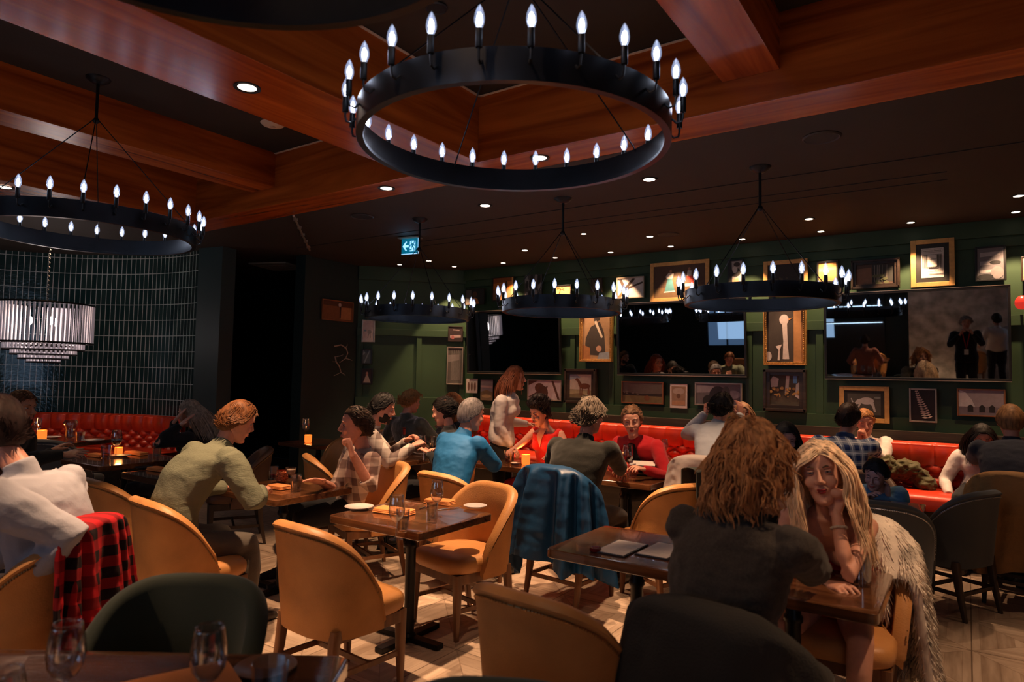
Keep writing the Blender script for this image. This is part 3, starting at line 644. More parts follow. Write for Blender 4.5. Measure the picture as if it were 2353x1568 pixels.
PIC((1205, 631, 1246, 685), 'none', (.06, .055, .05), blobs((.22, .2, .19), 9, .1, .1, .9, .9, .11, 3, 2.)+blobs((.015, .015, .015), 6, .1, .1, .9, .9, .08, 4, 2.5), 'grey photograph of huddled figures between two orange pictures')
PIC((1275, 655, 1313, 684), 'black', (.62, .27, .10), [((.12, .04, .01), bar(rnd.random(), .5+rnd.random()*.5, rnd.random(), .4+rnd.random()*.6, .025)) for _ in range(9)]+[((.12, .04, .01), bar(.2, 0, .35, .8, .03))], 'small orange picture of bare branches')
PIC((1358, 640, 1384, 672), 'thin', (.05, .035, .02), blobs((.12, .08, .05), 7, .2, .2, .8, .8, .15, 7), 'tiny dark brown picture left of the bridge photograph')
PIC((1417, 637, 1480, 686), 'silver', (.5, .47, .45), [((.05, .03, .02), bar(.1, .95, .3, .4, .12)), ((.05, .03, .02), bar(.65, 1, .2, .3, .13)), ((.05, .03, .02), bar(.2, .38, 1, .75, .1)), ((.3, .12, .05), bar(.05, 0, .3, .4, .14)), ((.3, .12, .05), bar(.35, 0, .3, .4, .1)), ((.05, .03, .02), ell(.27, .38, .12, .16))], 'photograph looking up at dark bridge girders against a pale sky')
PIC((1493, 601, 1628, 692), 'gold', (.075, .04, .022), [((.12, .07, .03), [(0, 0), (1, 0), (1, .35), (0, .3)]), ((.16, .09, .04), [(.3, .3), (.75, .3), (.75, .65), (.3, .65)]),
    ((.05, .16, .17), [(.22, .2), (.42, .2), (.36, .62), (.28, .62)]), ((.5, .45, .4), [(.2, .16), (.43, .18), (.42, .21), (.21, .2)]), ((.55, .5, .45), [(.26, .6), (.38, .6), (.4, .75), (.3, .78), (.24, .66)]), ((.3, .14, .08), ell(.34, .82, .025, .045)),
    ((.5, .05, .03), [(.62, .4), (.82, .4), (.75, .66), (.66, .66)]), ((.5, .42, .35), [(.62, .32), (.8, .32), (.82, .41), (.61, .41)]), ((.45, .4, .36), [(.65, .64), (.74, .64), (.74, .8), (.67, .82)]), ((.3, .14, .08), ell(.7, .86, .025, .045)), ((.5, .2, .06), [(.52, .2), (.6, .2), (.6, .52), (.52, .52)])], 'wide gilt painting of two dancing women, one in teal and one in red')
PIC((1672, 597, 1709, 656), 'black', (.30, .26, .24), [((.02, .02, .02), ell(.5, .5, .4, .2)), ((.5, .45, .42), ell(.45, .62, .2, .15)), ((.03, .02, .02), ell(.6, .85, .25, .1)), ((.5, .2, .1), [(.2, 0), (.8, 0), (.7, .25), (.3, .2)]), ((.02, .02, .02), [(0, 0), (.25, 0), (.2, 1), (0, 1)])], 'narrow picture of a dark-haired figure behind the right ring chandelier')
PIC((1754, 598, 1855, 668), 'gold', (.02, .018, .014), blobs((.07, .05, .03), 12, .1, .1, .6, .4, .06, 9), 'very dark landscape in a broad gold frame, above the goose painting')
PIC((1877, 600, 1926, 650), 'black', (.62, .30, .08), [((.75, .42, .15), [(0, .5), (1, .6), (1, .75), (0, .68)]), ((.5, .2, .05), [(0, 0), (1, 0), (1, .2), (0, .3)])], 'small glowing orange seascape in a black frame')
PIC((1955, 597, 2067, 664), 'dark', (.08, .045, .03), [((.2, .10, .06), [(0, 0), (.42, 0), (.4, .85), (0, .8)]), ((.03, .03, .025), [(.42, .1), (1, .1), (1, .95), (.42, 1)])]+[((.22, .2, .17), bar(x, .1, x+.01, .95, .015)) for x in (.48, .55, .6, .68, .8)]+blobs((.10, .11, .05), 8, .5, .0, 1, .4, .08, 11), 'dark-framed picture of pale birch trunks at dusk')
t, iw, ih, yy = PIC((2092, 550, 2193, 659), 'gold', (.62, .55, .5), [((.02, .02, .02), [(x, .32), (x+.022, .32), (x+.022, .78), (x, .78)]) for x in [.05+.045*k for k in range(20)]]+[((.62, .55, .5), [(.29, .36), (.7, .36), (.7, .76), (.29, .76)]), ((.62, .55, .5), [(.27, .325), (.73, .325), (.73, .33), (.27, .33)])],
    'framed black-and-white theatre poster with vertical bars in a wide gold frame', mat_=((.02, .018, .015), .12))
M_INK = mat('printing ink', (.02, .02, .02), .6)
text_mesh('Vancouver Theatre', ih*.064, (0, yy, ih*.40), M_INK, t, 'poster_heading')
b = MB()
for z in (.35, .455): b.box((0, yy, ih*z), (iw*.9, .001, ih*.006))
for x in (-.45, .45): b.box((iw*x, yy, ih*.4025), (iw*.006, .001, ih*.105))
b.build('heading_rule', M_INK, t, smooth=False)
text_mesh('the Spanish Maid', ih*.038, (0, yy-.001, ih*.12), M_INK, t, 'poster_title'); text_mesh('Columbia', ih*.06, (0, yy, -ih*.30), M_INK, t, 'poster_signature')
text_mesh('MATINEE TO-DAY\nBOX OFFICE', ih*.03, (iw*.3, yy, -ih*.30), M_INK, t, 'poster_note')
PIC((2240, 566, 2312, 646), 'black', (.13, .12, .13), [((.33, .3, .3), [(.1, .72), (.85, .75), (.85, .88), (.1, .86)]), ((.33, .3, .3), [(.1, .45), (.6, .47), (.6, .58), (.1, .58)]), ((.33, .3, .3), [(.1, .2), (.9, .22), (.9, .32), (.1, .3)]), ((.01, .01, .01), ell(.68, .53, .22, .06)), ((.2, .18, .18), ell(.75, .2, .25, .2)), ((.01, .01, .01), ell(.3, .08, .3, .09))], 'grey misty photograph in a black frame at upper right')
PIC((2346, 588, 2420, 645), 'thin', (.4, .3, .2), [((.1, .07, .05), ell(.5, .5, .3, .3))], 'brown-framed picture cut by the right edge')
# middle row
PIC((1333, 700, 1408, 832), 'gilt', (.30, .175, .09), [((.035, .025, .02), [(.08, .1), (.85, .05), (.78, .5), (.62, .72), (.3, .62), (.12, .4)]), ((.035, .025, .02), [(.42, .7), (.62, .75), (.66, 1), (.4, 1)]), ((.5, .4, .3), [(.42, .72), (.5, .74), (.74, .42), (.68, .4)]), ((.38, .2, .13), ell(.6, .2, .1, .06)), ((.3, .12, .04), [(.02, 0), (.3, 0), (.28, .22), (.03, .28)]), ((.2, .22, .26), [(.55, 0), (1, 0), (.95, .14), (.62, .12)])], 'gilt portrait of a seated gentleman in a dark coat and white cravat', beads=True)
PIC((1754, 690, 1853, 840), 'gilt', (.035, .025, .02), [((.36, .17, .06), [(.74, 0), (1, 0), (1, 1), (.74, 1)]), ((.5, .42, .4), ell(.48, .72, .13, .09)), ((.5, .42, .4), [(.42, .7), (.56, .7), (.58, .3), (.62, .05), (.44, .05), (.46, .35)]), ((.45, .2, .06), [(.6, .74), (.72, .75), (.6, .7)]), ((.55, .46, .44), [(.25, .27), (.42, .3), (.36, .2), (.36, .03), (.3, .03), (.33, .2)]), ((.4, .34, .32), ell(.05, .1, .09, .08))], 'tall gilt painting of a white goose with a brown curtain, between two screens', beads=True)
PIC((1298, 848, 1371, 927), 'dark', (.5, .42, .34), [((.27, .3, .34), [(0, .75), (.5, .85), (.3, 1), (0, 1)]), ((.25, .19, .11), [(0, 0), (1, 0), (1, .32), (0, .36)]), ((.12, .08, .04), [(0, 0), (1, 0), (1, .12), (.5, .2), (0, .15)]), ((.15, .05, .02), ell(.68, .5, .25, .12)), ((.15, .05, .02), [(.42, .5), (.55, .6), (.42, .78), (.33, .86), (.24, .76), (.3, .72), (.36, .68)])]+[((.12, .04, .02), bar(x, .1, x+dx, .45, .04)) for x, dx in ((.48, .0), (.56, .02), (.82, .04), (.9, -.02))], 'dark-framed painting of a brown horse standing before a cloudy sky')
PIC((1754, 849, 1853, 946), 'dark', (.06, .045, .03), [((.5, .42, .38), [(.02, .6), (.25, .62), (.3, .9), (.1, .98), (.0, .85)]), ((.5, .42, .38), [(.5, .4), (.62, .4), (.66, 1), (.55, 1)]), ((.1, .25, .5), [(.78, .75), (.92, .75), (.92, 1), (.78, 1)]), ((.45, .38, .36), [(.85, .3), (1, .2), (1, .8), (.88, .7)])]+blobs((.30, .16, .05), 26, 0, .28, 1, .62, .05, 13), 'dark-framed picture of white goats among brown leaves')
# lower row
PIC((1071, 870, 1098, 904), 'none', (.5, .42, .38), [((.14, .07, .05), ell(x, .45, .09, .32)) for x in (.22, .5, .78)], 'small pale print of three feathers below the left screen')
PIC((1104, 872, 1133, 921), 'none', (.17, .14, .16), [((.14, .09, .05), [(0, 0), (1, 0), (1, .4), (.5, .5), (0, .4)]), ((.28, .18, .09), ell(.5, .2, .4, .08)), ((.3, .2, .2), [(0, .62), (1, .58), (1, .7), (0, .72)])], 'small landscape print at dusk below the left screen')
PIC((1149, 873, 1180, 910), 'copper', (.4, .32, .28), [((.1, .06, .05), ell(.5, .5, .3, .3))], 'small copper-framed print behind the waitress')
PIC((1212, 873, 1290, 921), 'silver', (.42, .32, .33), [((.07, .025, .015), bar(0, .1, .6, .7, .06)), ((.07, .025, .015), bar(.75, 1, .95, 0, .07)), ((.09, .03, .015), ell(.35, .62, .15, .26)), ((.07, .025, .015), ell(.45, .35, .17, .4)), ((.07, .025, .015), [(0, .75), (.3, 1), (0, 1)])], 'silver-framed close photograph of a dark propeller and struts')
PIC((1428, 877, 1524, 928), 'copper', (.11, .085, .07), [((.16, .12, .05), [(0, 0), (1, 0), (1, .32), (0, .35)]), ((.03, .02, .015), [(0, .35), (1, .32), (1, .48), (.5, .42), (0, .52)]), ((.16, .07, .03), ell(.62, .22, .07, .14))]+blobs((.16, .12, .1), 9, .02, .4, .4, .55, .03, 15), 'copper-framed painting of a haystack in a dim field')
PIC((1539, 882, 1580, 939), 'none', (.62, .55, .5), [((.28, .18, .12), [(.1, .1), (.9, .1), (.92, .9), (.08, .9)]), ((.38, .3, .25), ell(.5, .7, .35, .14)), ((.14, .07, .04), ell(.5, .5, .12, .1)), ((.4, .22, .12), [(.12, .12), (.88, .12), (.86, .32), (.14, .3)])], 'small sepia print with a white border below the middle screen')
PIC((1596, 880, 1704, 933), 'silver', (.12, .11, .12), [((.27, .25, .27), [(0, .55), (.45, .6), (.4, .9), (0, .95)]), ((.02, .02, .025), ell(.5, .45, .2, .45)), ((.02, .02, .02), ell(.27, .15, .12, .3)), ((.25, .24, .25), ell(.85, .5, .15, .2)), ((.06, .06, .06), ell(.68, .5, .1, .4))], 'silver-framed misty photograph of a large dark animal')
PIC((1928, 888, 2043, 971), 'gold', (.075, .07, .06), [((.5, .47, .46), ell(.58, .66, .22, .17)), ((.5, .47, .46), [(.38, .5), (.5, .8), (.3, .72), (.2, .52), (.12, .78), (.1, .76), (.18, .45), (.3, .5)]), ((.5, .47, .46), [(.72, .65), (.8, .55), (.86, .15), (.8, .15), (.74, .42), (.66, .55)]), ((.5, .47, .46), [(.42, .55), (.34, .3), (.3, .32), (.36, .55)]), ((.22, .24, .22), ell(.9, .82, .1, .05))], 'gold-framed picture of a white horse bending down on black', mat_=((.02, .018, .015), .07))
fern = []
for k in range(13):
    f = k/12; x, y = .25+.45*f, .95-.85*f; l = .08+.28*f*(1-.3*f)
    for s in (-1, 1):
        ex, ey = x+s*l*.8-.03, y+(.1 if s > 0 else -.0)*l*2; fern.append(((.52, .42, .36), [(x, y+.012), ((x+ex)/2, (y+ey)/2+.035), (ex, ey), ((x+ex)/2, (y+ey)/2-.03), (x, y-.012)]))
PIC((2089, 893, 2153, 971), 'silver', (.02, .015, .015), fern, 'tall print of a pale fern frond on black')
PIC((2198, 894, 2310, 958), 'copper', (.27, .22, .24), [((.5, .45, .46), [(0, .3), (.38, .3), (.3, .6), (.15, .92), (0, 1)]), ((.17, .13, .15), [(0, 0), (1, 0), (1, .33), (0, .33)])]+[((.02, .015, .015), [(x, .12), (x+.13, .12), (x+.13, .34), (x+.065, .42), (x, .34)]) for x in (.2, .46, .68)], 'copper-framed grey photograph of three small barns under a hill')
# corner wall and left wall
PIC((832, 736, 862, 787), 'silver', (.55, .47, .44), [((.12, .12, .13), bar(.45, .15, .6, .5, .04)), ((.3, .28, .26), ell(.6, .45, .2, .1)), ((.12, .1, .1), bar(.7, .15, .65, .45, .04)), ((.2, .3, .35), ell(.2, .52, .12, .05))], 'narrow pale picture of wading birds beside the chamfered green corner', 'corner')
PIC((831, 803, 856, 838), 'black', (.06, .085, .1), [((.2, .25, .28), bar(.2, 0, .8, 1, .15)), ((.2, .25, .28), [(0, .6), (.3, .8), (.1, 1), (0, 1)])], 'small blue-grey picture below the wading birds', 'corner')
PIC((830, 847, 857, 884), 'black', (.03, .02, .02), [((.42, .32, .26), [(.1, .05), (.9, .05), (.6, .6), (.4, .6)]), ((.4, .2, .14), ell(.5, .72, .14, .13))], 'small picture of a pale figure, lowest by the dark corner', 'corner')
PIC((1029, 751, 1063, 786), 'thin', (.03, .015, .015), [((.35, .25, .24), bar(.1, .3, .9, .35, .2)), ((.35, .25, .24), bar(.3, .8, .8, .78, .07)), ((.3, .1, .1), ell(.3, .25, .12, .15))], 'small dark picture with pale dashes above the tall reed picture', 'corner')
PIC((1026, 798, 1063, 884), 'silver', (.08, .07, .06), [((.2, .17, .16), [(0, .6), (.8, .66), (.8, .82), (0, .8)])]+[((.34, .31, .28), bar(.25+.055*k, .1, .27+.055*k, .95-.05*(k % 3), .014)) for k in range(12)], 'tall silver-framed picture of grey reeds', 'corner')
PIC((740, 691, 812, 738), 'copper', (.24, .085, .03), [((.10, .035, .015), [(0, .75), (1, .72), (1, 1), (0, 1)]), ((.45, .19, .07), [(.6, .05), (.95, .05), (.95, .72), (.62, .7)]), ((.04, .02, .02), bar(.58, .1, .58, .8, .04)), ((.5, .4, .35), ell(.56, .82, .05, .1))], 'orange-brown framed picture on the dark left wall', 'left')
# antlers on the left wall
def antler(pts, ti, lab, r=.010):
    P = [(lambda r_: Vector(EYE+r_*(-7.30-EYE[0])/r_[0]))(ray(x, y)) for x, y in pts]; c = P[len(P)//2]
    t = thing('antler', lab, 'antler', c, 0, 'antlers on the dark wall'); n = len(P)
    MB().tube([p-c+Vector((.06*math.sin(i/(n-1)*3.1), 0, 0)) for i, p in enumerate(P)], [r*(1-.6*i/(n-1)) for i in range(n)], 8).build('beam', mat('antler bone', (.38, .29, .22), .5), t)
    for i, (dx, dz) in ti:
        p = P[i]-c; MB().tube([p+Vector((.03, 0, 0)), p+Vector((.09, dx*.5, dz*.5)), p+Vector((.1, dx, dz))], [r*.6, r*.45, r*.15], 6).build('tine', mat('antler bone', (.38, .29, .22), .5), t)
antler([(768, 796), (780, 793), (789, 800), (793, 812), (790, 824), (780, 834)], [(2, (-.02, .06)), (4, (.07, -.03))], 'upper curved deer antler on the dark left wall')
antler([(770, 820), (768, 832), (773, 842), (779, 856), (767, 864)], [(0, (.06, .03)), (1, (-.12, 0.0)), (3, (.03, -.05))], 'lower deer antler on the dark left wall')
# small red lamp at the right edge
p = ony(2349, 697, WY-.25); t = thing('wall_lamp', 'small red lamp at the right edge beside the right-hand screen', 'lamp', p)
MB().lathe([(.005, -.058), (.03, -.052), (.048, -.035), (.056, -.008), (.055, .02), (.045, .045), (.028, .062), (.01, .07)], n=32).build('lamp_shade', mat('red lamp glass', (.6, .03, .02), .3, emit=(1, .05, .03), es=.5), t)
MB().tube([(0, 0, 0), (0, .12, .02), (0, .2, 0)], .01).build('bracket', M_BLK, t)
# ------------------------------------------------------------------ chairs
def back_path(s):
    """s 0..1 round the barrel back from front-left to front-right, local plan (chair faces +Y)"""
    a = math.pi*(1.0+s) ; a = math.radians(176)+math.radians(188)*s
    ca, sa = math.cos(a), math.sin(a)
    x = .262*math.copysign(abs(ca)**(.62), ca); y = .27*math.copysign(abs(sa)**(.72), sa)+.03
    return Vector((x, y, 0)), Vector((ca, sa, 0)).normalized()
def back_h(s, top=.87, low=.40):
    k = min(.9999, abs(s-.5)*2); return low+(top-low)*(1-k**2.3)**(1/2.1)
def make_chair(name, label, inner, outer, leg, nail, group, top=.87, low=.40, fullnails=False):
    t = thing(name, label, 'chair', (0, 0, 0), 0, group)
    # seat cushion
    b = MB(); secs = []; ks = []
    for z, k in ((.385, .93), (.40, .985), (.43, 1), (.455, .99), (.475, .93), (.485, .75), (.488, .3)):
        secs.append(((0, 0, z), (1, 0, 0), (0, 1, 0)))
        ks.append(k)
    b.loft(secs, 48)
    for i in range(len(b.v)):
        x, y, z = b.v[i]; k = ks[i//48]; pw = 2/5. if y > 0 else 2/2.5; l = math.hypot(x, y); x, y = x/l, y/l
        b.v[i] = (.25*k*math.copysign(abs(x)**pw, x), (.265 if y > 0 else .225)*k*math.copysign(abs(y)**pw, y)+.015, z)
    b.build('seat', inner, t, angle=80)
    # barrel back shell
    b = MB(); n = 44; ring = []
    th = .034
    prof = [(0, 0), (0, 1), (.3, 1), (.5, 1), (.8, 1), (1, 1), (1, 0)]
    def sec(s):
        p, nn = back_path(s); h = back_h(s, top, low); z0 = .345; fl = .03*(h-.4)/.45
        o_ = p+nn*(.006); i_ = p-nn*th*1.25
        up = nn*fl*1.6
        return [o_+Vector((0, 0, z0)), o_+up*.5+Vector((0, 0, (z0+h)/2)), o_+up+Vector((0, 0, h-.03)), o_+up+nn*.012+Vector((0, 0, h-.016)), o_+up-nn*.002+Vector((0, 0, h)), (o_+i_)/2+up+Vector((0, 0, h+.006)), i_+up+Vector((0, 0, h-.004)), i_+up*.8-nn*.004+Vector((0, 0, h-.03)), i_+up*.4+Vector((0, 0, (z0+h)/2)), i_+Vector((0, 0, z0+.03))]
    vs = []; K = 10
    for i in range(n+1): vs += sec(i/n)
    fs = []; ms = []
    for i in range(n):
        for k in range(K): fs.append((i*K+k, (i+1)*K+k, (i+1)*K+(k+1) % K, i*K+(k+1) % K)); ms.append(1 if k in (0, 1) or k == 9 else 0)
    fs += [tuple(range(K)), tuple(n*K+k for k in range(K))[::-1]]; ms += [0, 0]
    b.mesh(vs, fs); b.m = ms; b.build('backrest', [inner, outer], t, angle=50)
    # nail heads under the rolled edge
    b = MB(); N = 96
    for i in range(N+1):
        s = .01+.98*i/N
        if not fullnails and False: continue
        p, nn = back_path(s); h = back_h(s, top, low); fl = .03*(h-.4)/.45
        b.ball(p+nn*(.007+fl*1.6)+Vector((0, 0, h-.042)), .0052, 5, 4)
    b.tube([(lambda p, nn, h: p+nn*(.005+.03*(h-.4)/.45*1.6)+Vector((0, 0, h-.042)))(*back_path(.01+.98*i/60), back_h(.01+.98*i/60, top, low)) for i in range(61)], .003, 5)
    b.build('nail_trim', nail, t)
    b = MB().ab((-.215, -.2, .33), (.215, -.165, .39)).ab((-.225, .215, .33), (.225, .25, .39)).ab((-.235, -.19, .33), (-.2, .24, .39)).ab((.2, -.19, .33), (.235, .24, .39))
    b.build('seat_rail', leg, t, smooth=False, bevel=.003)
    for sx, sy in ((-1, 1), (1, 1), (-1, -1), (1, -1)):
        x, y = sx*.212, (.228 if sy > 0 else -.178); kx, ky = sx*.006, (.004 if sy > 0 else -.06)
        MB().loft([((x, y, .39), (.024, 0, 0), (0, .024, 0)), ((x+kx*.3, y+ky*.3, .22), (.021, 0, 0), (0, .021, 0)), ((x+kx, y+ky, 0), (.013, 0, 0), (0, .013, 0))], 16, p=6).build('leg', leg, t, angle=50)
    MB().box((0, -.2, .17), (.42, .016, .026)).box((0, .03, .17), (.42, .016, .026)).build('stretcher', leg, t, smooth=False)
    for sx in (-1, 1): MB().box((sx*.212, .015, .17), (.016, .42, .026)).build('stretcher', leg, t, smooth=False)
    return t
USED = {}
PROTO = {}
def chair(kind, x, y, rz, label, group=None):
    spec = {'tan': (M_LEATHER, M_TANOUT, M_LEGW, M_NAIL), 'green': (M_GREENV, M_GREENV, M_LEGD, M_NAIL), 'grey': (M_GREY, M_GREY, M_LEGD, M_NAILS), 'brown': (mat('brown leather', (.13, .06, .03), .5), mat('brown leather back', (.10, .05, .03), .6), M_LEGD, M_NAIL)}[kind]
    grp = group or {'tan': 'tan leather barrel chairs', 'green': 'green velvet barrel chairs', 'grey': 'charcoal barrel chairs', 'brown': 'brown barrel chairs'}[kind]
    if kind not in PROTO:
        PROTO[kind] = o = make_chair('barrel_chair', label, *spec, grp)
    else: o = copy_tree(PROTO[kind])
    return place(o, (x, y, 0), math.radians(rz), label, grp)
# rz: 0 faces the picture wall (+Y), 180 faces the photographer's side
chair('tan', -2.66, 2.36, -4, 'tan leather chair in the middle foreground, its back to the camera, at the set table')
chair('tan', -2.72, 3.46, 168, 'tan leather chair facing the camera across the set table with orange napkins')
chair('tan', -3.82, 2.22, -6, 'tan leather chair under the man in the sage green sweater')
chair('tan', -4.72, 2.35, -4, 'tan leather chair between the white sweater and the sage green sweater')
chair('tan', -1.24, 2.18, -5, 'tan leather chair in the foreground behind the menu table, largest of the tan backs')
chair('tan', -4.02, 3.84, 157, 'tan leather chair under the man in the cream and brown checked shirt')
chair('tan', -3.26, 4.08, -8, 'tan leather chair behind the man in the bright blue shirt')
chair('tan', -2.42, 4.32, -5, 'tan leather chair under the blue jacket')
chair('tan', -1.84, 4.72, 60, 'olive tan chair seen from its side left of the curly-haired man')
chair('tan', -5.72, 5.05, 195, 'rounded brown leather chair right of the sage sweater, in the middle distance')
chair('brown', -6.15, 6.05, 190, 'dark brown barrel chair furthest back near the dark hallway')
chair('brown', -.64, 2.30, -8, 'chair with a dark coat over its back under the curly-haired man')
chair('green', -2.12, 1.14, -145.6, 'green velvet chair across the nearest table at lower left')
chair('green', -.80, 1.10, -150, 'green velvet chair of which only the top edge shows at the bottom')
chair('grey', -.47, 4.98, -2, 'charcoal chair with a studded edge, right behind the fur coat')
chair('grey', -.14, 5.80, 62, 'dark barrel chair with studded rim at the end of the child\'s table')
chair('tan', -.52, 3.50, 182, 'chair under the blonde woman, with the fur coat hung over it')
chair('brown', .33, 6.30, -8, 'chair under the tan canvas jacket at the far right')
chair('brown', -.98, 6.48, -4, 'brown chair behind the man in the blue plaid shirt')
chair('tan', -1.70, 5.42, -2, 'chair under the white jacket, beneath the man with dark hair')
chair('brown', -.74, 6.0, 186, 'chair under the child in the blue shirt')
chair('tan', -3.46, 1.27, 120, 'tan chair under the man in the white sweater at the left edge')
chair('tan', -4.70, 4.10, -32, 'chair under the man in the grey checked shirt')
chair('tan', -4.05, 4.80, 110, 'brown-edged chair behind the bottle, under the dark-haired woman')
chair('brown', -4.98, 5.62, 0, 'chair under the fair-haired diner in the dark jacket')
chair('grey', -7.75, 3.15, 20, 'dark upholstered chair at the booth table by the curved banquette')
chair('brown', -5.85, 1.95, -50, 'chair under the bearded man in black')
chair('brown', -5.72, 3.78, 150, 'chair under the woman covering her face')
for i, (x, y, r) in enumerate([(-1.9, -1.6, 0), (-1.9, -3.1, 180), (-3.3, -1.7, 10), (-3.4, -3.2, 175), (.1, -3.4, 180), (-4.7, -1.2, 0)]):
    chair('tan', x, y, r, 'tan chair at the tables behind the photographer, mirrored in the screens', 'tan chairs reflected in the screens')

# ------------------------------------------------------------------ tables
def table(x0, x1, y0, y1, label, z=.75, rz=0, c=None, group='pedestal tables'):
    if c is None: c = ((x0+x1)/2, (y0+y1)/2)
    w_, d_ = x1-x0, y1-y0
    t = thing('pedestal_table', label, 'table', (c[0], c[1], 0), rz, group)
    MB().loft([((0, 0, z-.045), (w_/2-.004, 0, 0), (0, d_/2-.004, 0)), ((0, 0, z-.041), (w_/2, 0, 0), (0, d_/2, 0)), ((0, 0, z-.004), (w_/2, 0, 0), (0, d_/2, 0)), ((0, 0, z), (w_/2-.004, 0, 0), (0, d_/2-.004, 0))], 64, p=26).build('tabletop', M_TOP, t, angle=40)
    MB().lathe([(.032, .03), (.032, z-.2), (.04, z-.19), (.04, z-.17), (.032, z-.16), (.032, z-.055)], n=20).build('pedestal', M_FRAMEBLK, t)
    MB().box((0, 0, z-.055), (.3, .3, .015)).build('top_plate', M_FRAMEBLK, t, smooth=False)
    MB().box((0, 0, .018), (.50, .06, .03)).box((0, 0, .018), (.06, .50, .03)).lathe([(.05, .03), (.035, .05)]).build('cross_base', M_FRAMEBLK, t, smooth=False, bevel=.004)
    return t
table(-3.17, -2.43, 2.70, 3.37, 'square dark wooden table set with orange napkins, in the centre foreground')
table(-4.52, -3.78, 2.78, 3.46, 'dark wooden table between the sage sweater man and the checked shirt man')
table(-5.75, -5.1, 2.72, 3.32, 'dark table with one orange napkin, left of the sage sweater')
table(-6.95, -6.2, 2.75, 3.55, 'dark table with red wine and white side plate at left')
table(-1.74, -1.05, 2.86, 3.52, 'dark wooden table with two pale menus')
table(-1.0, -.28, 2.82, 3.46, 'dark wooden table of the curly-haired man and the blonde woman')
c = FWD*1.70+RGT*(-1.05)
table(-.58, .58, -.345, .345, 'nearest table at lower left with blurred wine glasses and a big orange napkin', rz=math.radians(34.4), c=(c.x, c.y))
table(-4.1, -3.42, 5.16, 5.76, 'dark table with a glowing candle before the woman in the red dress')
table(-5.15, -4.5, 4.55, 5.25, 'dark table with a wine bottle and glasses at the checked shirt man')
table(-2.85, -2.1, 5.05, 5.7, 'dark table before the woman in the red cardigan')
table(-2.75, -2.1, 6.35, 6.95, 'empty dark table by the banquette, left of the white jacket')
table(-2.05, -1.35, 6.1, 6.75, 'table of the smiling woman, mostly hidden')
table(-1.2, -.6, 6.68, 7.1, 'table between the blue plaid shirt and the laughing man')
table(-.85, -.25, 5.06, 5.58, 'dark table on which the child leans')
table(-1.5, -.95, 4.7, 5.35, 'table of the dark-haired woman lit blue')
table(.0, .65, 6.72, 7.15, 'table of the man in the navy sweater')
table(-6.95, -6.2, 5.1, 5.75, 'dark table with wine glass and candle near the hallway')
c = at(150, 985, 7.9); table(-.45, .45, -.4, .4, 'dark booth table before the curved red banquette', rz=math.radians(20), c=(c.x, c.y))
table(-2.3, -1.5, -2.7, -2.0, 'table behind the photographer, mirrored in the screens', group='tables reflected in the screens')
table(-3.7, -2.9, -2.8, -2.1, 'table behind the photographer, mirrored in the screens', group='tables reflected in the screens')

# ------------------------------------------------------------------ tableware
WG_OUT = [(.034, 0), (.034, .002), (.012, .006), (.005, .012), (.0042, .05), (.0045, .078), (.010, .086), (.026, .098), (.037, .118), (.041, .142), (.038, .175), (.033, .205), (.031, .215)]
WG = WG_OUT+[(.0298, .215), (.0318, .205), (.0368, .175), (.0398, .142), (.0358, .118), (.025, .1), (.008, .09), (.0005, .088)]
def wine_glass(p, label, s=1., wine=0, rot=0, group='wine glasses'):
    t = thing('wine_glass', label, 'wine glass', p, 0, group)
    b = MB().lathe([(r*s, z*s) for r, z in WG], n=32, cap=False); b.build('glass_bowl', M_GLASS, t, angle=180)
    if wine: MB().lathe([(.0005*s, .0885*s), (.0078*s, .0905*s), (.0245*s, .1005*s), (.0352*s, .1185*s), (.0385*s, .135*s), (.0005, .1352*s)], n=24, cap=False).build('red_wine', M_WINE, t)
    return t
def tumbler(p, label, s=1., liquid='water', n=12, h=.105, r=.037, group='water glasses', taper=.82):
    t = thing('tumbler', label, 'glass', p, 0, group)
    pr = [(r*taper*.9, 0), (r*taper, .004), (r, h), (r-.002, h+.001), (r*taper-.003, .014), (.0005, .014)]
    MB().lathe([(a*s, z*s) for a, z in pr], n=n, cap=False).build('glass_wall', M_GLASS, t, angle=20)
    if liquid:
        m = {'water': M_WATER, 'amber': M_AMBER, 'wine': M_WINE}[liquid]; f = .62 if liquid == 'water' else .4
        ri = lambda z: (r*taper-.0035)+(r-r*taper)*(z/h)
        MB().lathe([(.0005, .0145*s), (ri(.0145)*s, .0145*s), (ri(h*f)*s, h*f*s), (.0005, h*f*s)], n=n*2, cap=False).build('liquid', m, t)
    return t
def candle(p, label, s=1., e=1.3, h=.075):
    t = thing('candle_holder', label, 'candle', p, 0, 'lit votive candles')
    MB().lathe([(.026*s, 0), (.034*s, .004), (.036*s, .03*s), (.036*s, h*s), (.033*s, h*s), (.032*s, .01), (.0005, .01)], n=20, cap=False).build('votive_glass', M_CANDLE, t)
    MB().lathe([(.0005, .01), (.026*s, .01), (.026*s, .035), (.0005, .036)], n=16, cap=False).build('wax', mat('candle wax', (.8, .5, .3), .4, emit=(1, .4, .1), es=1.5), t)
    MB().ball((0, 0, .05), (.005, .005, .012)).build('flame', M_FLAME, t)
    l = light('candle_light', 'POINT', (0, 0, h*s+.03), e, (1, .38, .10), .03); l.parent = t
    return t
def plate(p, label, r=.085, m=None):
    t = thing('side_plate', label, 'plate', p, 0, 'side plates')
    MB().lathe([(.0005, .003), (r*.55, .003), (r*.62, .002), (r*.65, .006), (r, .016), (r, .019), (r*.66, .010), (r*.6, .007), (.0005, .007)], n=36, cap=False).build('plate_body', m or M_CHINA, t); return t
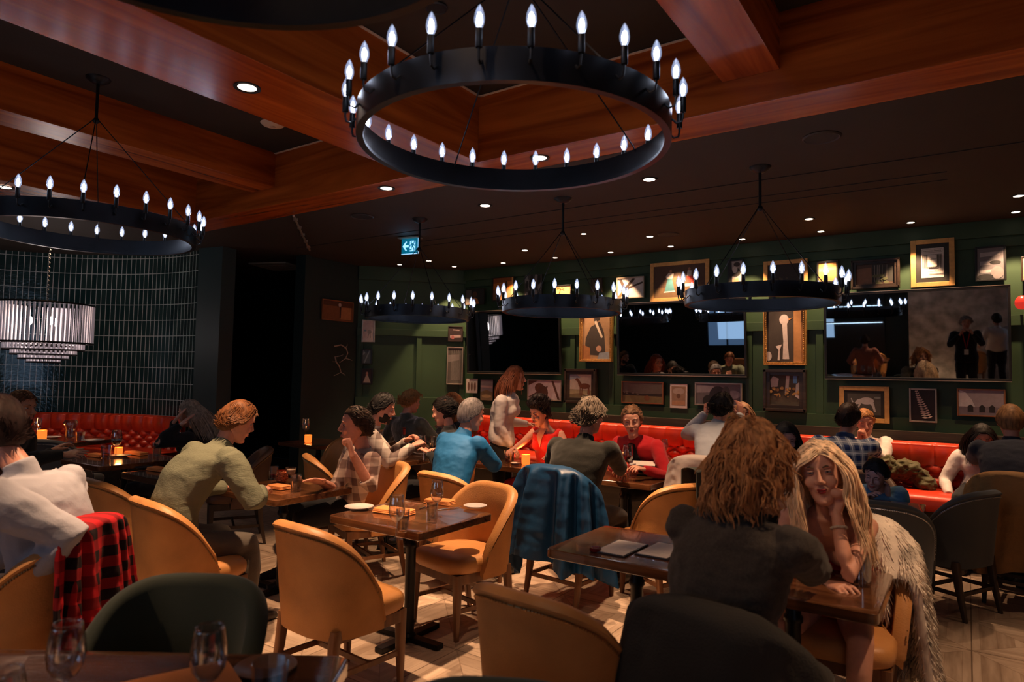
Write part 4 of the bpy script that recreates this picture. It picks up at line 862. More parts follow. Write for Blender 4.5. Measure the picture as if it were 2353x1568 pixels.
def napkin(p, label, rz=0, w_=.22, d_=.10):
    t = thing('napkin', label, 'napkin', p, rz, 'folded orange napkins'); b = MB()
    for k in range(3):
        z0 = .002+k*.009; q = 1-.02*k
        b.loft([((0, 0, z0), (w_/2*q-.004, 0, 0), (0, d_/2*q-.004, 0)), ((0, .002*k, z0+.004), (w_/2*q, 0, 0), (0, d_/2*q, 0)), ((0, .003*k, z0+.0085), (w_/2*q-.003, 0, 0), (0, d_/2*q-.003, 0))], 40, p=14)
    b.build('folded_cloth', M_NAPK, t, angle=60); return t
def knife(p, rz, label='steel table knife on the table', kind='table_knife', cat='knife'):
    t = thing(kind, label, cat, p, rz, 'cutlery on the tables')
    MB().loft([((-.10, 0, .003), (0, .007, 0), (0, 0, .003)), ((-.02, 0, .004), (0, .006, 0), (0, 0, .003))], 8).build('handle', M_STEEL, t)
    if cat == 'knife': MB().loft([((-.02, 0, .004), (0, .006, 0), (0, 0, .0015)), ((.05, 0, .003), (0, .010, 0), (0, 0, .0012)), ((.10, .004, .003), (0, .003, 0), (0, 0, .0008))], 8).build('blade', M_STEEL, t)
    else:
        b = MB().loft([((-.02, 0, .004), (0, .003, 0), (0, 0, .002)), ((.04, 0, .006), (0, .012, 0), (0, 0, .0015)), ((.055, 0, .006), (0, .012, 0), (0, 0, .0015))], 8)
        for k in range(4): b.tube([(.054, -.009+.006*k, .006), (.095, -.009+.006*k, .005)], .0014, 5)
        b.build('tines', M_STEEL, t)
    return t
TZ = .7505
def G(px, py, z=TZ): p = onz(px, py, z); return (p.x, p.y, z)
# set table in the centre
wine_glass(G(910, 1240), 'empty wine glass on the far left of the set table', 1.05); tumbler(G(925, 1222), 'tumbler beside the left wine glass on the set table', n=14, h=.12)
wine_glass(G(1003, 1188), 'empty wine glass at the right of the set table'); tumbler(G(992, 1202), 'water tumbler nearest the front of the set table', n=14, h=.115, liquid=None)
napkin(G(905, 1180), 'folded orange napkin at the front of the set table', math.radians(8), .26, .11); napkin(G(1010, 1158), 'folded orange napkin at the far side of the set table', math.radians(8), .2, .10)
plate(G(825, 1170), 'pale side plate on the left corner of the set table', .09); plate(G(1092, 1168), 'white side plate on the right corner of the set table', .075)
knife(G(1032, 1170), math.radians(70), 'butter knife beside the far napkin on the set table'); knife(G(985, 1165), math.radians(95), 'steel fork tips beside the far orange napkin', 'table_fork', 'fork')
# table of the checked shirt man
tumbler(G(681, 1130), 'water tumbler at the front of the sage sweater man\'s table', n=12, h=.12); napkin(G(640, 1124), 'orange napkin by the sage sweater man\'s elbow', math.radians(5), .16, .1)
t = thing('copper_mug', 'hammered copper mug on the sage sweater man\'s table', 'mug', G(647, 1108)); MB().lathe([(.032, 0), (.044, .02), (.046, .05), (.038, .09), (.036, .09), (.043, .05), (.040, .02), (.001, .006)], n=20, cap=False).build('mug_body', mat('hammered copper', (.75, .2, .08), .22, 1, bump=.8, bscale=70), t)
MB().tube([(.04, 0, .075), (.068, 0, .07), (.07, 0, .03), (.043, 0, .022)], .005).build('mug_handle', mat('hammered copper', (.75, .2, .08), .22, 1), t)
t = thing('cocktail_glass', 'pale cocktail in a stemmed glass behind the tumbler', 'cocktail', G(668, 1112)); MB().lathe([(.03, 0), (.03, .002), (.004, .006), (.004, .06), (.03, .075), (.042, .125), (.041, .125), (.028, .078), (.001, .066)], n=24, cap=False).build('coupe', M_GLASS, t); MB().lathe([(.001, .068), (.027, .079), (.036, .108), (.001, .108)], n=20, cap=False).build('cocktail', mat('pale cocktail', (.65, .45, .3), .2), t)
tumbler(G(628, 1102), 'dark drink in a tumbler behind the sage sleeve', liquid='wine', n=16, h=.1); knife(G(735, 1105), math.radians(20), 'knife on the table before the checked shirt man')
# left tables
napkin(G(368, 1083), 'orange napkin on the small table left of the sage sweater', math.radians(6), .26, .1); plate(G(330, 1078), 'dark plate beside the orange napkin at left', .07, M_CHINAD)
tumbler(G(243, 1054), 'short whisky glass on the left dark table', liquid='amber', n=16, h=.12, r=.045); wine_glass(G(266, 1050), 'glass of red wine on the left dark table', 1.2, 1); plate(G(278, 1050), 'small white dish on the left dark table', .09)
tumbler(G(360, 1050), 'tall water glass on the left dark table', n=12, h=.13, r=.042); wine_glass(G(420, 1052), 'wine glass before the woman covering her face', 1.15)
napkin(G(222, 1050), 'orange napkin at the left of the red wine', math.radians(3), .22, .09); napkin(G(312, 1045), 'orange napkin right of the red wine', math.radians(3), .3, .09); candle(G(272, 1046), 'textured amber candle behind the red wine glass', 1., 1.2)
p = at(97, 988, 7.75); BZ = .7505
def GB(px, d=7.8, z=BZ): p = at(px, 985, d); return (p.x, p.y, z)
candle(GB(97), 'square amber candle on the booth table', 1.4, 1.5, .08); wine_glass(GB(86, 7.9), 'wine glass left of the booth candle', 1.15); tumbler(GB(68, 7.75), 'tumbler at the left of the booth table', n=12); tumbler(GB(186, 7.7), 'faceted tumbler at the right of the booth table', n=10, h=.11, r=.05)
t = thing('carafe', 'round glass water carafe on the booth table', 'carafe', GB(162, 7.9)); MB().lathe([(.04, 0), (.055, .03), (.055, .09), (.05, .12), (.075, .17), (.078, .2), (.06, .23), (.058, .23), (.073, .2), (.048, .13), (.05, .04), (.001, .008)], n=24, cap=False).build('carafe_glass', M_GLASS, t); MB().lathe([(.001, .01), (.048, .035), (.049, .1), (.001, .1)], n=20, cap=False).build('water', M_WATER, t)
plate(GB(215, 7.75), 'pale square-looking plate at the right of the booth table', .12, M_CHINA); plate(GB(120, 8.0), 'pale plate behind the booth candle', .1); plate(GB(95, 7.6), 'dark plate at the front of the booth table', .1, M_CHINAD)
# right pair
def menu(p, rz, label):
    t = thing('menu', label, 'menu', p, rz, 'pale menus on the dark table'); MB().box((0, 0, .004), (.165, .29, .006)).build('menu_cover', M_DKW, t, smooth=False); MB().box((0, 0, .0078), (.15, .27, .0016)).build('menu_page', M_PAPER, t, smooth=False)
    b = MB()
    for k in range(12): b.box((-.02 if k % 3 else 0, .11-k*.018, .0088), (.08 if k % 3 else .11, .003, .0004))
    b.build('printed_lines', mat('faded print', (.62, .52, .47), .7), t, smooth=False); return t
a_ = G(1428, 1262); menu(a_, math.radians(0), 'left pale menu lying on the dark table'); a_ = G(1522, 1268); menu(a_, math.radians(0), 'right pale menu, partly behind the curly-haired man')
t = thing('candle_holder', 'unlit dark red candle cup left of the menus', 'candle', G(1368, 1268), 0, 'unlit candle cups'); MB().lathe([(.022, 0), (.028, .004), (.03, .02), (.026, .02), (.001, .006)], n=20, cap=False).build('cup', mat('dark red glass', (.12, .01, .01), .2), t)
wine_glass(G(1938, 1322), 'tall wine glass in front of the blonde woman', 1.12); tumbler(G(1978, 1345), 'water tumbler at the table corner in front of the fur coat', n=4*6, h=.135, r=.043, taper=.9, liquid=None)
wine_glass(G(1905, 1288), 'short wine glass close behind the tall wine glass', .7)
plate(G(1935, 1262), 'dark plate at the blonde woman\'s side', .08, M_CHINAD)
# foreground table
def GF(px, d): p = at(px, 1500, d); return (p.x, p.y, TZ)
wine_glass(GF(480, 1.62), 'nearest blurred wine glass, upright in the lower left foreground', 1.05); wine_glass(GF(152, 1.62), 'blurred wine glass at the far lower left beside the plaid jacket', 1.05)
tumbler(GF(622, 1.66), 'blurred tumbler beside the nearest wine glass', n=12, h=.125, r=.045, liquid=None); tumbler(GF(375, 1.40), 'blurred small glass at the bottom left edge', n=16); wine_glass(GF(20, 1.42), 'blurred wine glass cut by the lower left corner', .95)
plate(GF(612, 1.88), 'brown side plate behind the blurred tumbler', .085, mat('brown stoneware', (.16, .07, .035), .35)); p = GF(395, 1.72); napkin((p[0], p[1], TZ), 'large blurred orange napkin in the lower left foreground', math.radians(70), .34, .20)
# back tables
candle(G(1208, 1068), 'glowing amber candle on the red dress woman\'s table', 1.15, 2.6, .085); tumbler(G(1168, 1065), 'tumbler beside the blue sleeve', n=12, h=.12, r=.042, liquid='wine'); plate(G(1185, 1068), 'small dish by the glowing candle', .05)
t = thing('wine_bottle', 'dark wine bottle between the checked shirt man and the dark-haired woman', 'bottle', G(927, 1052)); MB().lathe([(.034, 0), (.037, .01), (.037, .17), (.03, .2), (.014, .23), (.013, .29), (.016, .295), (.016, .3), (.001, .3)], n=24, cap=False).build('bottle_glass', mat('dark bottle glass', (.015, .01, .008), .08, spec=.8), t); MB().lathe([(.0375, .06), (.0375, .14)], n=24, cap=False).build('label', mat('bottle label', (.1, .06, .05), .6), t); MB().lathe([(.0145, .235), (.0148, .292), (.0165, .302)], n=16, cap=False).build('foil', mat('red foil', (.18, .02, .02), .3, .5), t)
wine_glass(G(968, 1058), 'glass of red wine at the checked shirt man\'s hands', 1.15, 1); wine_glass(G(995, 1060), 'second glass of red wine, left of the bright blue back', 1.15, 1); tumbler(G(980, 1062), 'water tumbler between the two red wine glasses', n=12, h=.12, r=.04); plate(G(965, 1044), 'white side plate by the two red wines', .07)
wine_glass(G(1442, 1092), 'wine glass in front of the woman in the red cardigan', 1.25, 1); tumbler(G(1452, 1098), 'small beer glass by the red cardigan woman', n=16, h=.12, r=.035, liquid='amber')
p = G(1476, 1094); t = thing('paper_menu', 'small white card held above the table by the red cardigan woman', 'card', (p[0], p[1], .86), math.radians(20)); t.rotation_euler[0] = math.radians(12); MB().box((0, 0, 0), (.22, .12, .003)).build('card_sheet', M_PAPER, t, smooth=False)
plate((-2.42, 6.5, TZ), 'dark plate on the empty banquette table', .1, M_CHINAD); tumbler((-1.95, 6.35, TZ), 'small amber glass near the white jacket', n=16, liquid='amber'); wine_glass((-2.65, 6.75, TZ), "wine glass by the banquette behind the grey-haired man", 1.)
tumbler((-.72, 6.85, TZ), 'glass of amber drink by the blue plaid elbow', liquid='amber', n=16)
candle((-6.62, 5.3, TZ), 'small lit candle near the dark hallway', 1.2, 1.2); wine_glass((-6.8, 5.4, TZ), 'wine glass left of the hallway candle', 1.3)
t = thing('smartphone', 'phone lying lit at the table edge by the child', 'phone', (-.68, 5.2, TZ), .4); MB().box((0, 0, .004), (.075, .15, .008)).build('phone_body', M_BLK, t, bevel=.002); MB().box((0, 0, .0085), (.068, .14, .001)).build('phone_screen', mat('phone screen', (.3, .35, .6), .2, emit=(.4, .5, 1), es=1.2), t, smooth=False)
light('phone_glow', 'POINT', (0, .0, .22), .35, (.35, .45, 1), .06).parent = t
for i, (x, y) in enumerate([(-1.7, -2.2), (-3.1, -2.3), (-2.1, -2.5)]):
    candle((x, y, TZ), 'lit candle on the tables behind the photographer', 1.1, 1.)
# ------------------------------------------------------------------ people
def make_head(fem):
    """head template: local x right, y forward, z up, origin between the ears"""
    b = MB(); j = .90 if fem else 1.; br = .85 if fem else 1.
    S_ = [(-.124, .066, .025, .018), (-.117, .082, .005, .030), (-.102, .087, -.01, .042), (-.082, .084, -.03, .053), (-.058, .084, -.055, .061), (-.03, .084, -.075, .067), (0, .084, -.09, .072), (.03, .088, -.098, .075), (.06, .083, -.097, .073), (.085, .066, -.085, .065), (.103, .036, -.06, .045), (.114, .0, -.03, .018)]
    b.loft([((0, (yf+yb)/2, z), (hw*(j if z < -.03 else 1), 0, 0), (0, (yf-yb)/2, 0)) for z, yf, yb, hw in S_], 28, p=2.25)
    b.loft([((0, .086, .022), (.008, 0, 0), (0, .008, 0)), ((0, .098, -.004), (.0085, 0, 0), (0, .011, 0)), ((0, .105, -.022), (.0125, 0, 0), (0, .015, 0)), ((0, .098, -.034), (.012, 0, 0), (0, .010, 0))], 12)
    for s in (-1, 1):
        b.ball((s*.0125, .096, -.029), (.008, .011, .0075), 10, 8)
        b.ball((s*.034, .070, -.028), (.026, .018, .024), 12, 8)
        b.ball((s*.030, .078, .032), (.027, .010*br, .007), 12, 8)
        R = Matrix.Rotation(s*-.35, 3, 'Z') @ Matrix.Rotation(.15, 3, 'X'); b.ball((s*.077, -.012, -.004), (.007, .018, .031), 10, 8, R)
    b.ball((0, .083, -.057), (.026, .013, .017), 14, 8); b.ball((0, .080, -.104), (.019*(j), .014, .014), 12, 8)
    v, f = remesh(b, .0042, 5, .5)
    for s in (-1, 1):
        d2 = ((v[:, 0]-s*.031)/.019)**2+((v[:, 2]-.010)/.012)**2; m = (v[:, 1] > .05); v[m, 1] -= .0085*np.exp(-d2[m])
    d2 = (v[:, 0]/.022)**2+((v[:, 2]+.0585)/.0022)**2; m = (v[:, 1] > .06); v[m, 1] -= .003*np.exp(-d2[m])
    d2 = (v[:, 0]/.006)**2+((v[:, 2]+.042)/.008)**2; v[m, 1] -= .002*np.exp(-d2[m])
    return v, f
HEADS = {0: make_head(False), 1: make_head(True)}
def make_hand(pose):
    """right hand: wrist at origin, fingers towards +Y, palm faces -Z, thumb at -X side"""
    b = MB()
    b.loft([((0, -.03, 0), (.026, 0, 0), (0, 0, .019)), ((0, 0, 0), (.027, 0, 0), (0, 0, .018)), ((0, .03, 0), (.037, 0, 0), (0, 0, .016)), ((.0, .07, 0), (.042, 0, 0), (0, 0, .014)), ((.0, .092, -.001), (.040, 0, 0), (0, 0, .011))], 16, p=2.4)
    c1, c2, c3 = {'relaxed': (.35, .45, .35), 'flat': (.08, .12, .1), 'fist': (1.35, 1.5, 1.0), 'curl': (.8, .9, .6), 'grip': (.9, .9, .5)}[pose]
    for k, (x, L_, sp_) in enumerate([(-.030, .072, -.10), (-.010, .080, -.02), (.011, .074, .05), (.030, .058, .14)]):
        p = Vector((x, .084, 0)); a = 0; pts = [p-Vector((0, .015, 0)), p]
        for l, c in ((.46, c1), (.30, c2), (.24, c3)):
            a += c*(1+.06*k); p = p+Vector((math.sin(sp_)*math.cos(a), math.cos(sp_)*math.cos(a), -math.sin(a)))*L_*l; pts.append(p)
        b.tube(pts, [.0095, .0095, .0085, .0078, .0062], 8); b.ball(pts[-1], .0064, 8, 6)
    th = {'fist': [(-.022, .012, -.006), (-.044, .038, -.018), (-.036, .066, -.034), (-.012, .078, -.040)], 'flat': [(-.022, .01, 0), (-.05, .035, -.004), (-.066, .062, -.008), (-.074, .085, -.010)]}.get(pose, [(-.022, .010, -.002), (-.048, .034, -.014), (-.058, .060, -.024), (-.054, .084, -.034)])
    b.tube(th, [.014, .0125, .010, .0075], 8); b.ball(th[-1], .0078, 8, 6)
    if pose == 'fist': b.ball((0, .072, -.026), (.034, .024, .022), 12, 8)
    return remesh(b, .0046, 2, .5)
HANDS = {p: make_hand(p) for p in ('relaxed', 'flat', 'fist', 'curl')}
def frame(y, z):
    y = y.normalized(); z = (z-y*z.dot(y)); z = z.normalized() if z.length > 1e-5 else y.orthogonal().normalized(); x = y.cross(z)
    return Matrix((x, y, z)).transposed()
def xf(v, R, t, s=1, flip=False):
    v = v.copy()
    if flip: v[:, 0] *= -1
    return (v*s) @ np.array(R).T + np.array(t)
def hairmat(c): return mat('hair %02x%02x%02x' % tuple(int(255*x) for x in c), c, .6, noise_amt=.55, nscale=60, spec=.3, stretch=(1, 1, .25))
HL = ([-.1, -.06, -.03, -.005, .02, .045, .062, .1], [-.088, -.082, -.05, -.018, -.005, .045, .066, .072])
def hair_cap(t, rec=0., drop=0., nz=.004, seed=0, vol=.4, top=0.):
    b = MB(); rx, rz = .078, .118
    def f(i, j):
        ph = math.pi*j; th = 2*math.pi*i; d = Vector((math.sin(ph)*math.cos(th), math.sin(ph)*math.sin(th), math.cos(ph)))
        ry = .09 if d.y > 0 else .1; p = Vector((d.x*rx, d.y*ry-.003, d.z*rz))
        zl = float(np.interp(p.y+rec, *HL))-(drop if p.y < .0 else 0)
        k = max(0, min(1, (p.z-zl+.004)/.014)); k = k*k*(3-2*k)
        n = noise.noise((p.x*38+seed, p.y*38, p.z*12))*nz + noise.noise((p.x*120+seed, p.y*120, p.z*25))*nz*.5
        tt = t*(1+vol*.35*max(0, d.z)+top*max(0, d.z)**2)
        return p+d*((tt+n)*k-.014*(1-k))
    b.grid(lambda i, j: f(i, j), 72, 52, closed_u=True); return b
def strands(n, L_, seed=1, r=.006, curl=0., cf=3., down=1., back=.0, part=0., N=12, t0=.012, region=None, spread=.0, wave=False, flat=0, wob=0., sides=4, flow=None, ax=None, coll=True):
    """locks of hair: roots on the scalp, falling under gravity round the head"""
    q = random.Random(seed); b = MB(); c = 0
    while c < n:
        th = q.uniform(0, 2*math.pi); cz_ = q.uniform(-.6, 1); s = math.sqrt(1-cz_*cz_); d = Vector((s*math.cos(th), s*math.sin(th), cz_))
        p = Vector((d.x*.078, d.y*(.09 if d.y > 0 else .1), d.z*.118)); zl = float(np.interp(p.y, *HL))
        if p.z < zl+.004 or (region and not region(p)): continue
        c += 1; g = Vector((0, -back, -down)); v = Vector((d.x*1.0+(.9 if p.x > part else -.9)*(.6 if p.z > .07 else .1), d.y*.6-(.5 if p.y < .05 else -.1), .25)); v.normalize(); v = (v-d*v.dot(d)*flat).normalized()
        P = p+d*.004; pts = [P.copy()]; st = L_*q.uniform(.8, 1.1)/N; ph = q.uniform(0, 6.28); pos = P.copy()
        for i in range(N):
            v = (v+g*.42+Vector((q.uniform(-1, 1), q.uniform(-1, 1), 0))*spread).normalized()
            pos = pos+v*st
            if coll:
                e = Vector((pos.x/(.080+t0), pos.y/(.094+t0), (pos.z)/(.120+t0)))
                if e.length < 1:
                    m = e.normalized(); pos = Vector((m.x*(.080+t0), m.y*(.094+t0), m.z*(.120+t0)))
                if pos.z < .055 and pos.y > .03 and abs(pos.x) < .074: pos.x = (.076 if pos.x > part else -.076)
                if pos.z < -.08 and abs(pos.x) < .07 and pos.y > -.02: pos.x = .07*(1 if pos.x > 0 else -1)
                if pos.z < -.09 and (Vector((pos.x, pos.y+.03))).length < .06: k = Vector((pos.x, pos.y+.03)); k = k.normalized()*.06 if k.length > 1e-4 else Vector((.06, 0)); pos.x, pos.y = k.x, k.y-.03
            if wave: ph = 2.2*round(p.x*14)+1.3*round(p.y*14)
            am = curl*min(1, (i+1)/4)*(1.8 if wave and i > 12 else 1); off = Vector((math.cos(ph+cf*i), math.sin(ph+cf*i), .3*math.sin(ph+cf*i)))*am
            if wob:
                nv = noise.noise_vector((pos.x*17+seed, pos.y*17, pos.z*13)); off = off+nv*wob*min(1, (i+1)/5)
            pts.append(pos+off)
        for _ in range(3): pts = [pts[0]]+[(pts[k-1]+pts[k]*2+pts[k+1])/4 for k in range(1, len(pts)-1)]+[pts[-1]]
        b.tube(pts, [r*.6]+[r*(1-.5*(i/N)**2) for i in range(1, N)]+[r*.12], sides)
    return b
def hair_parts(style, seed=0):
    H_ = []
    if style == 'short': H_ = [hair_cap(.0145, seed=seed), strands(800, .045, seed, .0023, .001, t0=.017, N=6, down=.5, flat=1, wob=.010)]
    elif style == 'crop': H_ = [hair_cap(.0135, rec=.0, nz=.0015, seed=seed), strands(700, .022, seed, .0018, .0005, t0=.0145, N=4, down=.5, flat=1, wob=.004)]
    elif style == 'receding': H_ = [hair_cap(.0115, rec=.018, nz=.003, seed=seed), strands(700, .03, seed, .0019, .0005, t0=.0125, N=5, down=.35, back=.8, flat=1, wob=.003, region=lambda p: p.y < .04 and p.z > float(np.interp(p.y+.018, *HL)))]
    elif style == 'messy': H_ = [hair_cap(.015, nz=.006, seed=seed), strands(1000, .06, seed, .0026, .003, cf=1.0, t0=.020, N=8, down=.4, spread=.2, flat=.9, wob=.022)]
    elif style == 'curlytop': H_ = [hair_cap(.016, nz=.008, seed=seed), strands(800, .075, seed, .0028, .006, cf=1.3, t0=.015, N=9, down=.3, spread=.25, flat=.8, wob=.022)]
    elif style == 'bigcurl': H_ = [hair_cap(.022, nz=.010, seed=seed, drop=.03), strands(1500, .16, seed, .0030, .006, cf=.8, t0=.018, N=20, down=.8, spread=.12, flat=.7, wob=.034, sides=4), strands(700, .10, seed+1, .0028, .006, cf=.9, t0=.022, N=14, down=.5, spread=.2, flat=.6, wob=.034, sides=4)]
    elif style == 'updo':
        b = MB(); b.ball((0, -.05, .13), (.062, .055, .05), 18, 12); b.ball((.02, -.02, .15), (.04, .04, .035), 14, 10)
        H_ = [hair_cap(.016, nz=.006, seed=seed), b, strands(500, .07, seed, .0026, .008, cf=1.2, wob=.02, t0=.02, N=8, down=-.6, back=.4, spread=.3, region=lambda p: p.z > .03), strands(14, .16, seed+3, .004, .01, cf=1.3, t0=.012, N=12, region=lambda p: abs(p.x) > .06 and p.y > -.02)]
    elif style == 'bun': H_ = [hair_cap(.011, nz=.003, seed=seed), strands(600, .07, seed, .0022, .001, t0=.0135, N=6, down=.1, back=1.2, flat=1, wob=.004), MB().ball((0, -.115, .02), (.035, .03, .035), 14, 10)]
    elif style == 'bob': H_ = [hair_cap(.014, nz=.005, seed=seed, drop=.04), strands(700, .24, seed, .0032, .002, flat=.6, wob=.014, cf=.8, t0=.014, N=13, region=lambda p: p.y < .055)]
    elif style == 'long': H_ = [hair_cap(.014, nz=.004, seed=seed, drop=.03), strands(800, .40, seed, .0032, .002, flat=.6, wob=.014, cf=.6, t0=.014, N=16, region=lambda p: p.y < .06)]
    elif style == 'wavy': H_ = [hair_cap(.010, nz=.003, seed=seed, drop=.03), strands(2300, .40, seed, .0026, .004, cf=.42, t0=.015, N=26, part=-.015, spread=.03, region=lambda p: p.y < .068, wave=True, wob=.022, sides=4)]
    elif style == 'longback': H_ = [hair_cap(.014, nz=.004, seed=seed, drop=.03), strands(700, .33, seed, .0030, .002, flat=.6, wob=.01, cf=.6, t0=.014, N=14, back=.25, region=lambda p: p.y < .04)]
    return H_
def ik(S_, T_, a, b, pole):
    d = T_-S_; L_ = min(d.length, (a+b)*.995); d = d.normalized(); T2 = S_+d*L_
    x = (a*a-b*b+L_*L_)/(2*L_); h = math.sqrt(max(0, a*a-x*x)); p = pole-d*pole.dot(d); p = p.normalized() if p.length > 1e-4 else Vector((0, 0, -1))
    return S_+d*x+p*h, T2
def wrinkle(v, amp, sc, seed):
    out = v.copy()
    for i in range(len(v)):
        n = noise.noise_vector((v[i, 0]*sc+seed, v[i, 1]*sc, v[i, 2]*sc*1.6)); out[i, 0] += n[0]*amp; out[i, 1] += n[1]*amp; out[i, 2] += n[2]*amp
    return out
PEOPLE = []
def person(label, H_, P_, yaw, head=(0, 0, 0), sex=0, tone='fair', hair=('short', (.06, .03, .015)), top=None, bottom=None, sleeves='long', hands=None, hposes=('relaxed', 'relaxed'), hdirs=(None, None), poles=(None, None), standing=False, hs=1., wide=1., neckline=1.0, vox=.013, feet=True, extras=None, brow=(.05, .03, .02), lipc=(.42, .13, .10), knee=None, seed=1, legs=True, shoe=(.02, .015, .012), bow=.04, palm=(None, None), neck_r=1., elbows=None, nb=0, armk=1., wr=1.):
    """H_ head centre, P_ pelvis centre, yaw degrees: 0 = +Y, 90 = +X; hands: wrist targets (right, left) in world"""
    a = math.radians(yaw); F = Vector((math.sin(a), math.cos(a), 0)); Rr = Vector((math.cos(a), -math.sin(a), 0)); U = Vector((0, 0, 1))
    H_ = Vector(H_); P_ = Vector(P_); base = Vector((P_.x, P_.y, 0))
    t = thing('person', label, 'person', base); off = base
    hy, hp, hr = [math.radians(q) for q in head]
    ah = a+hy; Fh = Vector((math.sin(ah), math.cos(ah), 0)); Rh_ = Vector((math.cos(ah), -math.sin(ah), 0))
    RH = Matrix((Rh_, Fh, U)).transposed() @ Matrix.Rotation(hr, 3, 'Y') @ Matrix.Rotation(hp, 3, 'X')
    N_ = H_+RH @ Vector((0, -.045, -.10))*hs+U*-.075*hs-F*nb
    sp = N_-P_; ls = sp.length; sc = max(.85, min(1.18, ls/.50)); spn = sp.normalized()
    bk = (Rr.cross(spn)); bk = bk if bk.dot(F) < 0 else -bk                     # points to the back
    g = (1. if sex == 0 else .88)*wide*1.08
    def C(k, o=0): return P_+sp*k+bk*(bow*math.sin(math.pi*k)+o)
    fwd = -bk
    secs = [(-.14, .15, .105), (-.05, .172, .12), (.1, .165, .115), (.35, .142 if sex == 0 else .125, .10), (.6, .160, .115), (.78, .172, .115), (.90, .165, .095), (.97, .105, .07), (1.03, .062, .058)]
    def torso(b, gr=0, k0=-.14, k1=1.03, n=20):
        q_ = lambda k: gr*(1.7 if gr < 0 and .6 < k < 1 else 1)
        b.loft([(C(k), Rr*(w_*g+q_(k)), fwd*(d_*(1 if sex == 0 else .92)+q_(k))) for k, w_, d_ in secs if k0-1e-6 <= k <= k1+1e-6], n, p=2.3)
        if sex == 1 and k1 > .6:
            for s in (-1, 1): b.ball(C(.66)+Rr*s*.065*g+fwd*.085, (.06+gr, .055+gr, .058+gr), 12, 8)
    b = MB(); torso(b, -.012 if top and neckline > .9 else 0, k1=.90 if top and neckline >= 1 and sleeves != 'none' else 1.03, n=20)
    hr_ = .056*neck_r*(1 if sex == 0 else .84)
    b.tube([C(.86), N_, H_+RH @ Vector((0, -.02, -.075))*hs, H_+RH @ Vector((0, -.015, -.02))*hs], [hr_*1.02, hr_, hr_*.95, hr_*.8], 14)
    ua, fa = .285*sc**.5, .255*sc**.5; sleeve = []; skinparts = []; arms = []
    for i, s in enumerate((1, -1)):
        Sh = C(.88)+Rr*s*.172*g; b.ball(Sh, .046 if (top and sleeves != 'none') else .052*(1 if sex == 0 else .85), 12, 8)
        T_ = Vector(hands[i]) if hands and hands[i] is not None else Sh+Rr*s*.06+F*.24-U*.34
        pole = Vector(poles[i]) if poles[i] else (Rr*s*.6-U*.8-F*.25)
        E, Wr = ik(Sh, T_, ua, fa, pole); k = (1 if sex == 0 else .82)*armk
        if elbows and elbows[i] is not None: E = Vector(elbows[i]); Wr = T_
        rr = [.052*k, .047*k, .041*k, .040*k, .036*k, .027*k]
        pts = [Sh, Sh.lerp(E, .5), E, E.lerp(Wr, .3), E.lerp(Wr, .6), Wr]
        b.tube(pts, rr, 12); arms.append((Sh, E, Wr, pts, rr))
        d = hdirs[i]; d = Vector(d) if d else (Wr-E).normalized()*.8+F*.3; z = Vector(palm[i]) if palm[i] else U+Rr*s*.3
        R = frame(d, z); hv, hf = HANDS[hposes[i]]
        skinparts.append((xf(hv, R, Wr-off, (1 if sex == 0 else .9)*min(1.1, hs), flip=(s == -1)), hf if s == 1 else [q[::-1] for q in hf]))
    lg = MB(); foot = MB(); legpts = []
    if legs:
        for s in (1, -1):
            hip = P_+Rr*s*.09*g-U*.02
            if standing: kn = hip-U*(hip.z*.46)+F*.02; an = Vector((hip.x, hip.y, .09))+Rr*s*.03
            else:
                kf = knee or (.42, .10); kn = hip+F*kf[0]+Rr*s*kf[1]*.6; kn.z = max(.46, hip.z-.04); an = Vector((kn.x, kn.y, .09))+F*.02-Rr*s*.02
            k = 1 if sex == 0 else .92
            lr = [.088*k, .082*k, .058*k, .056*k, .05*k, .038*k]; lp = [hip, hip.lerp(kn, .5), kn, kn.lerp(an, .25), kn.lerp(an, .5), an]
            b.tube(lp, lr, 12); legpts.append((lp, lr))
            foot.loft([(an-F*.05-U*.045, Rr*.03, U*.04), (an-U*.04+F*.02, Rr*.04, U*.048), (an+F*.12-U*.058, Rr*.045, U*.03), (an+F*.19-U*.066, Rr*.03, U*.02)], 12, p=2.6)
    def rel(v): return v-np.array(off)
    v, f = remesh(b, vox*1.05, 5)
    hv, hf = HEADS[sex]
    parts = [(rel(v), f), (xf(hv, RH, H_-off, hs), hf)]+skinparts
    el = MB()
    for s in (-1, 1):   # eyelids
        c = Vector((s*.031, .0705, .011)); el.loft([(c+Vector((0, .0035, .0105)), (.011, 0, 0), (0, .006, 0)), (c+Vector((0, .0068, .006)), (.0145, 0, 0), (0, .0085, 0)), (c+Vector((0, .0088, .0035)), (.0145, 0, 0), (0, .0078, 0))], 12)
        el.loft([(c+Vector((0, .005, -.0055)), (.0135, 0, 0), (0, .008, 0)), (c+Vector((0, .002, -.010)), (.011, 0, 0), (0, .007, 0))], 12)
    ev = np.array([tuple(p) for p in el.v]); parts.append((xf(ev, RH, H_-off, hs), el.f))
    body = arr_obj('body', parts, skin(tone), t)
    def hobj(name, mb, m, par=t):
        vv = np.array([tuple(p) for p in mb.v]); return arr_obj(name, [(xf(vv, RH, H_-off, hs), mb.f)], m, par)
    # face details
    gaze = (extras or {}).get('gaze', (0, 0)); shut = (extras or {}).get('shut', False)
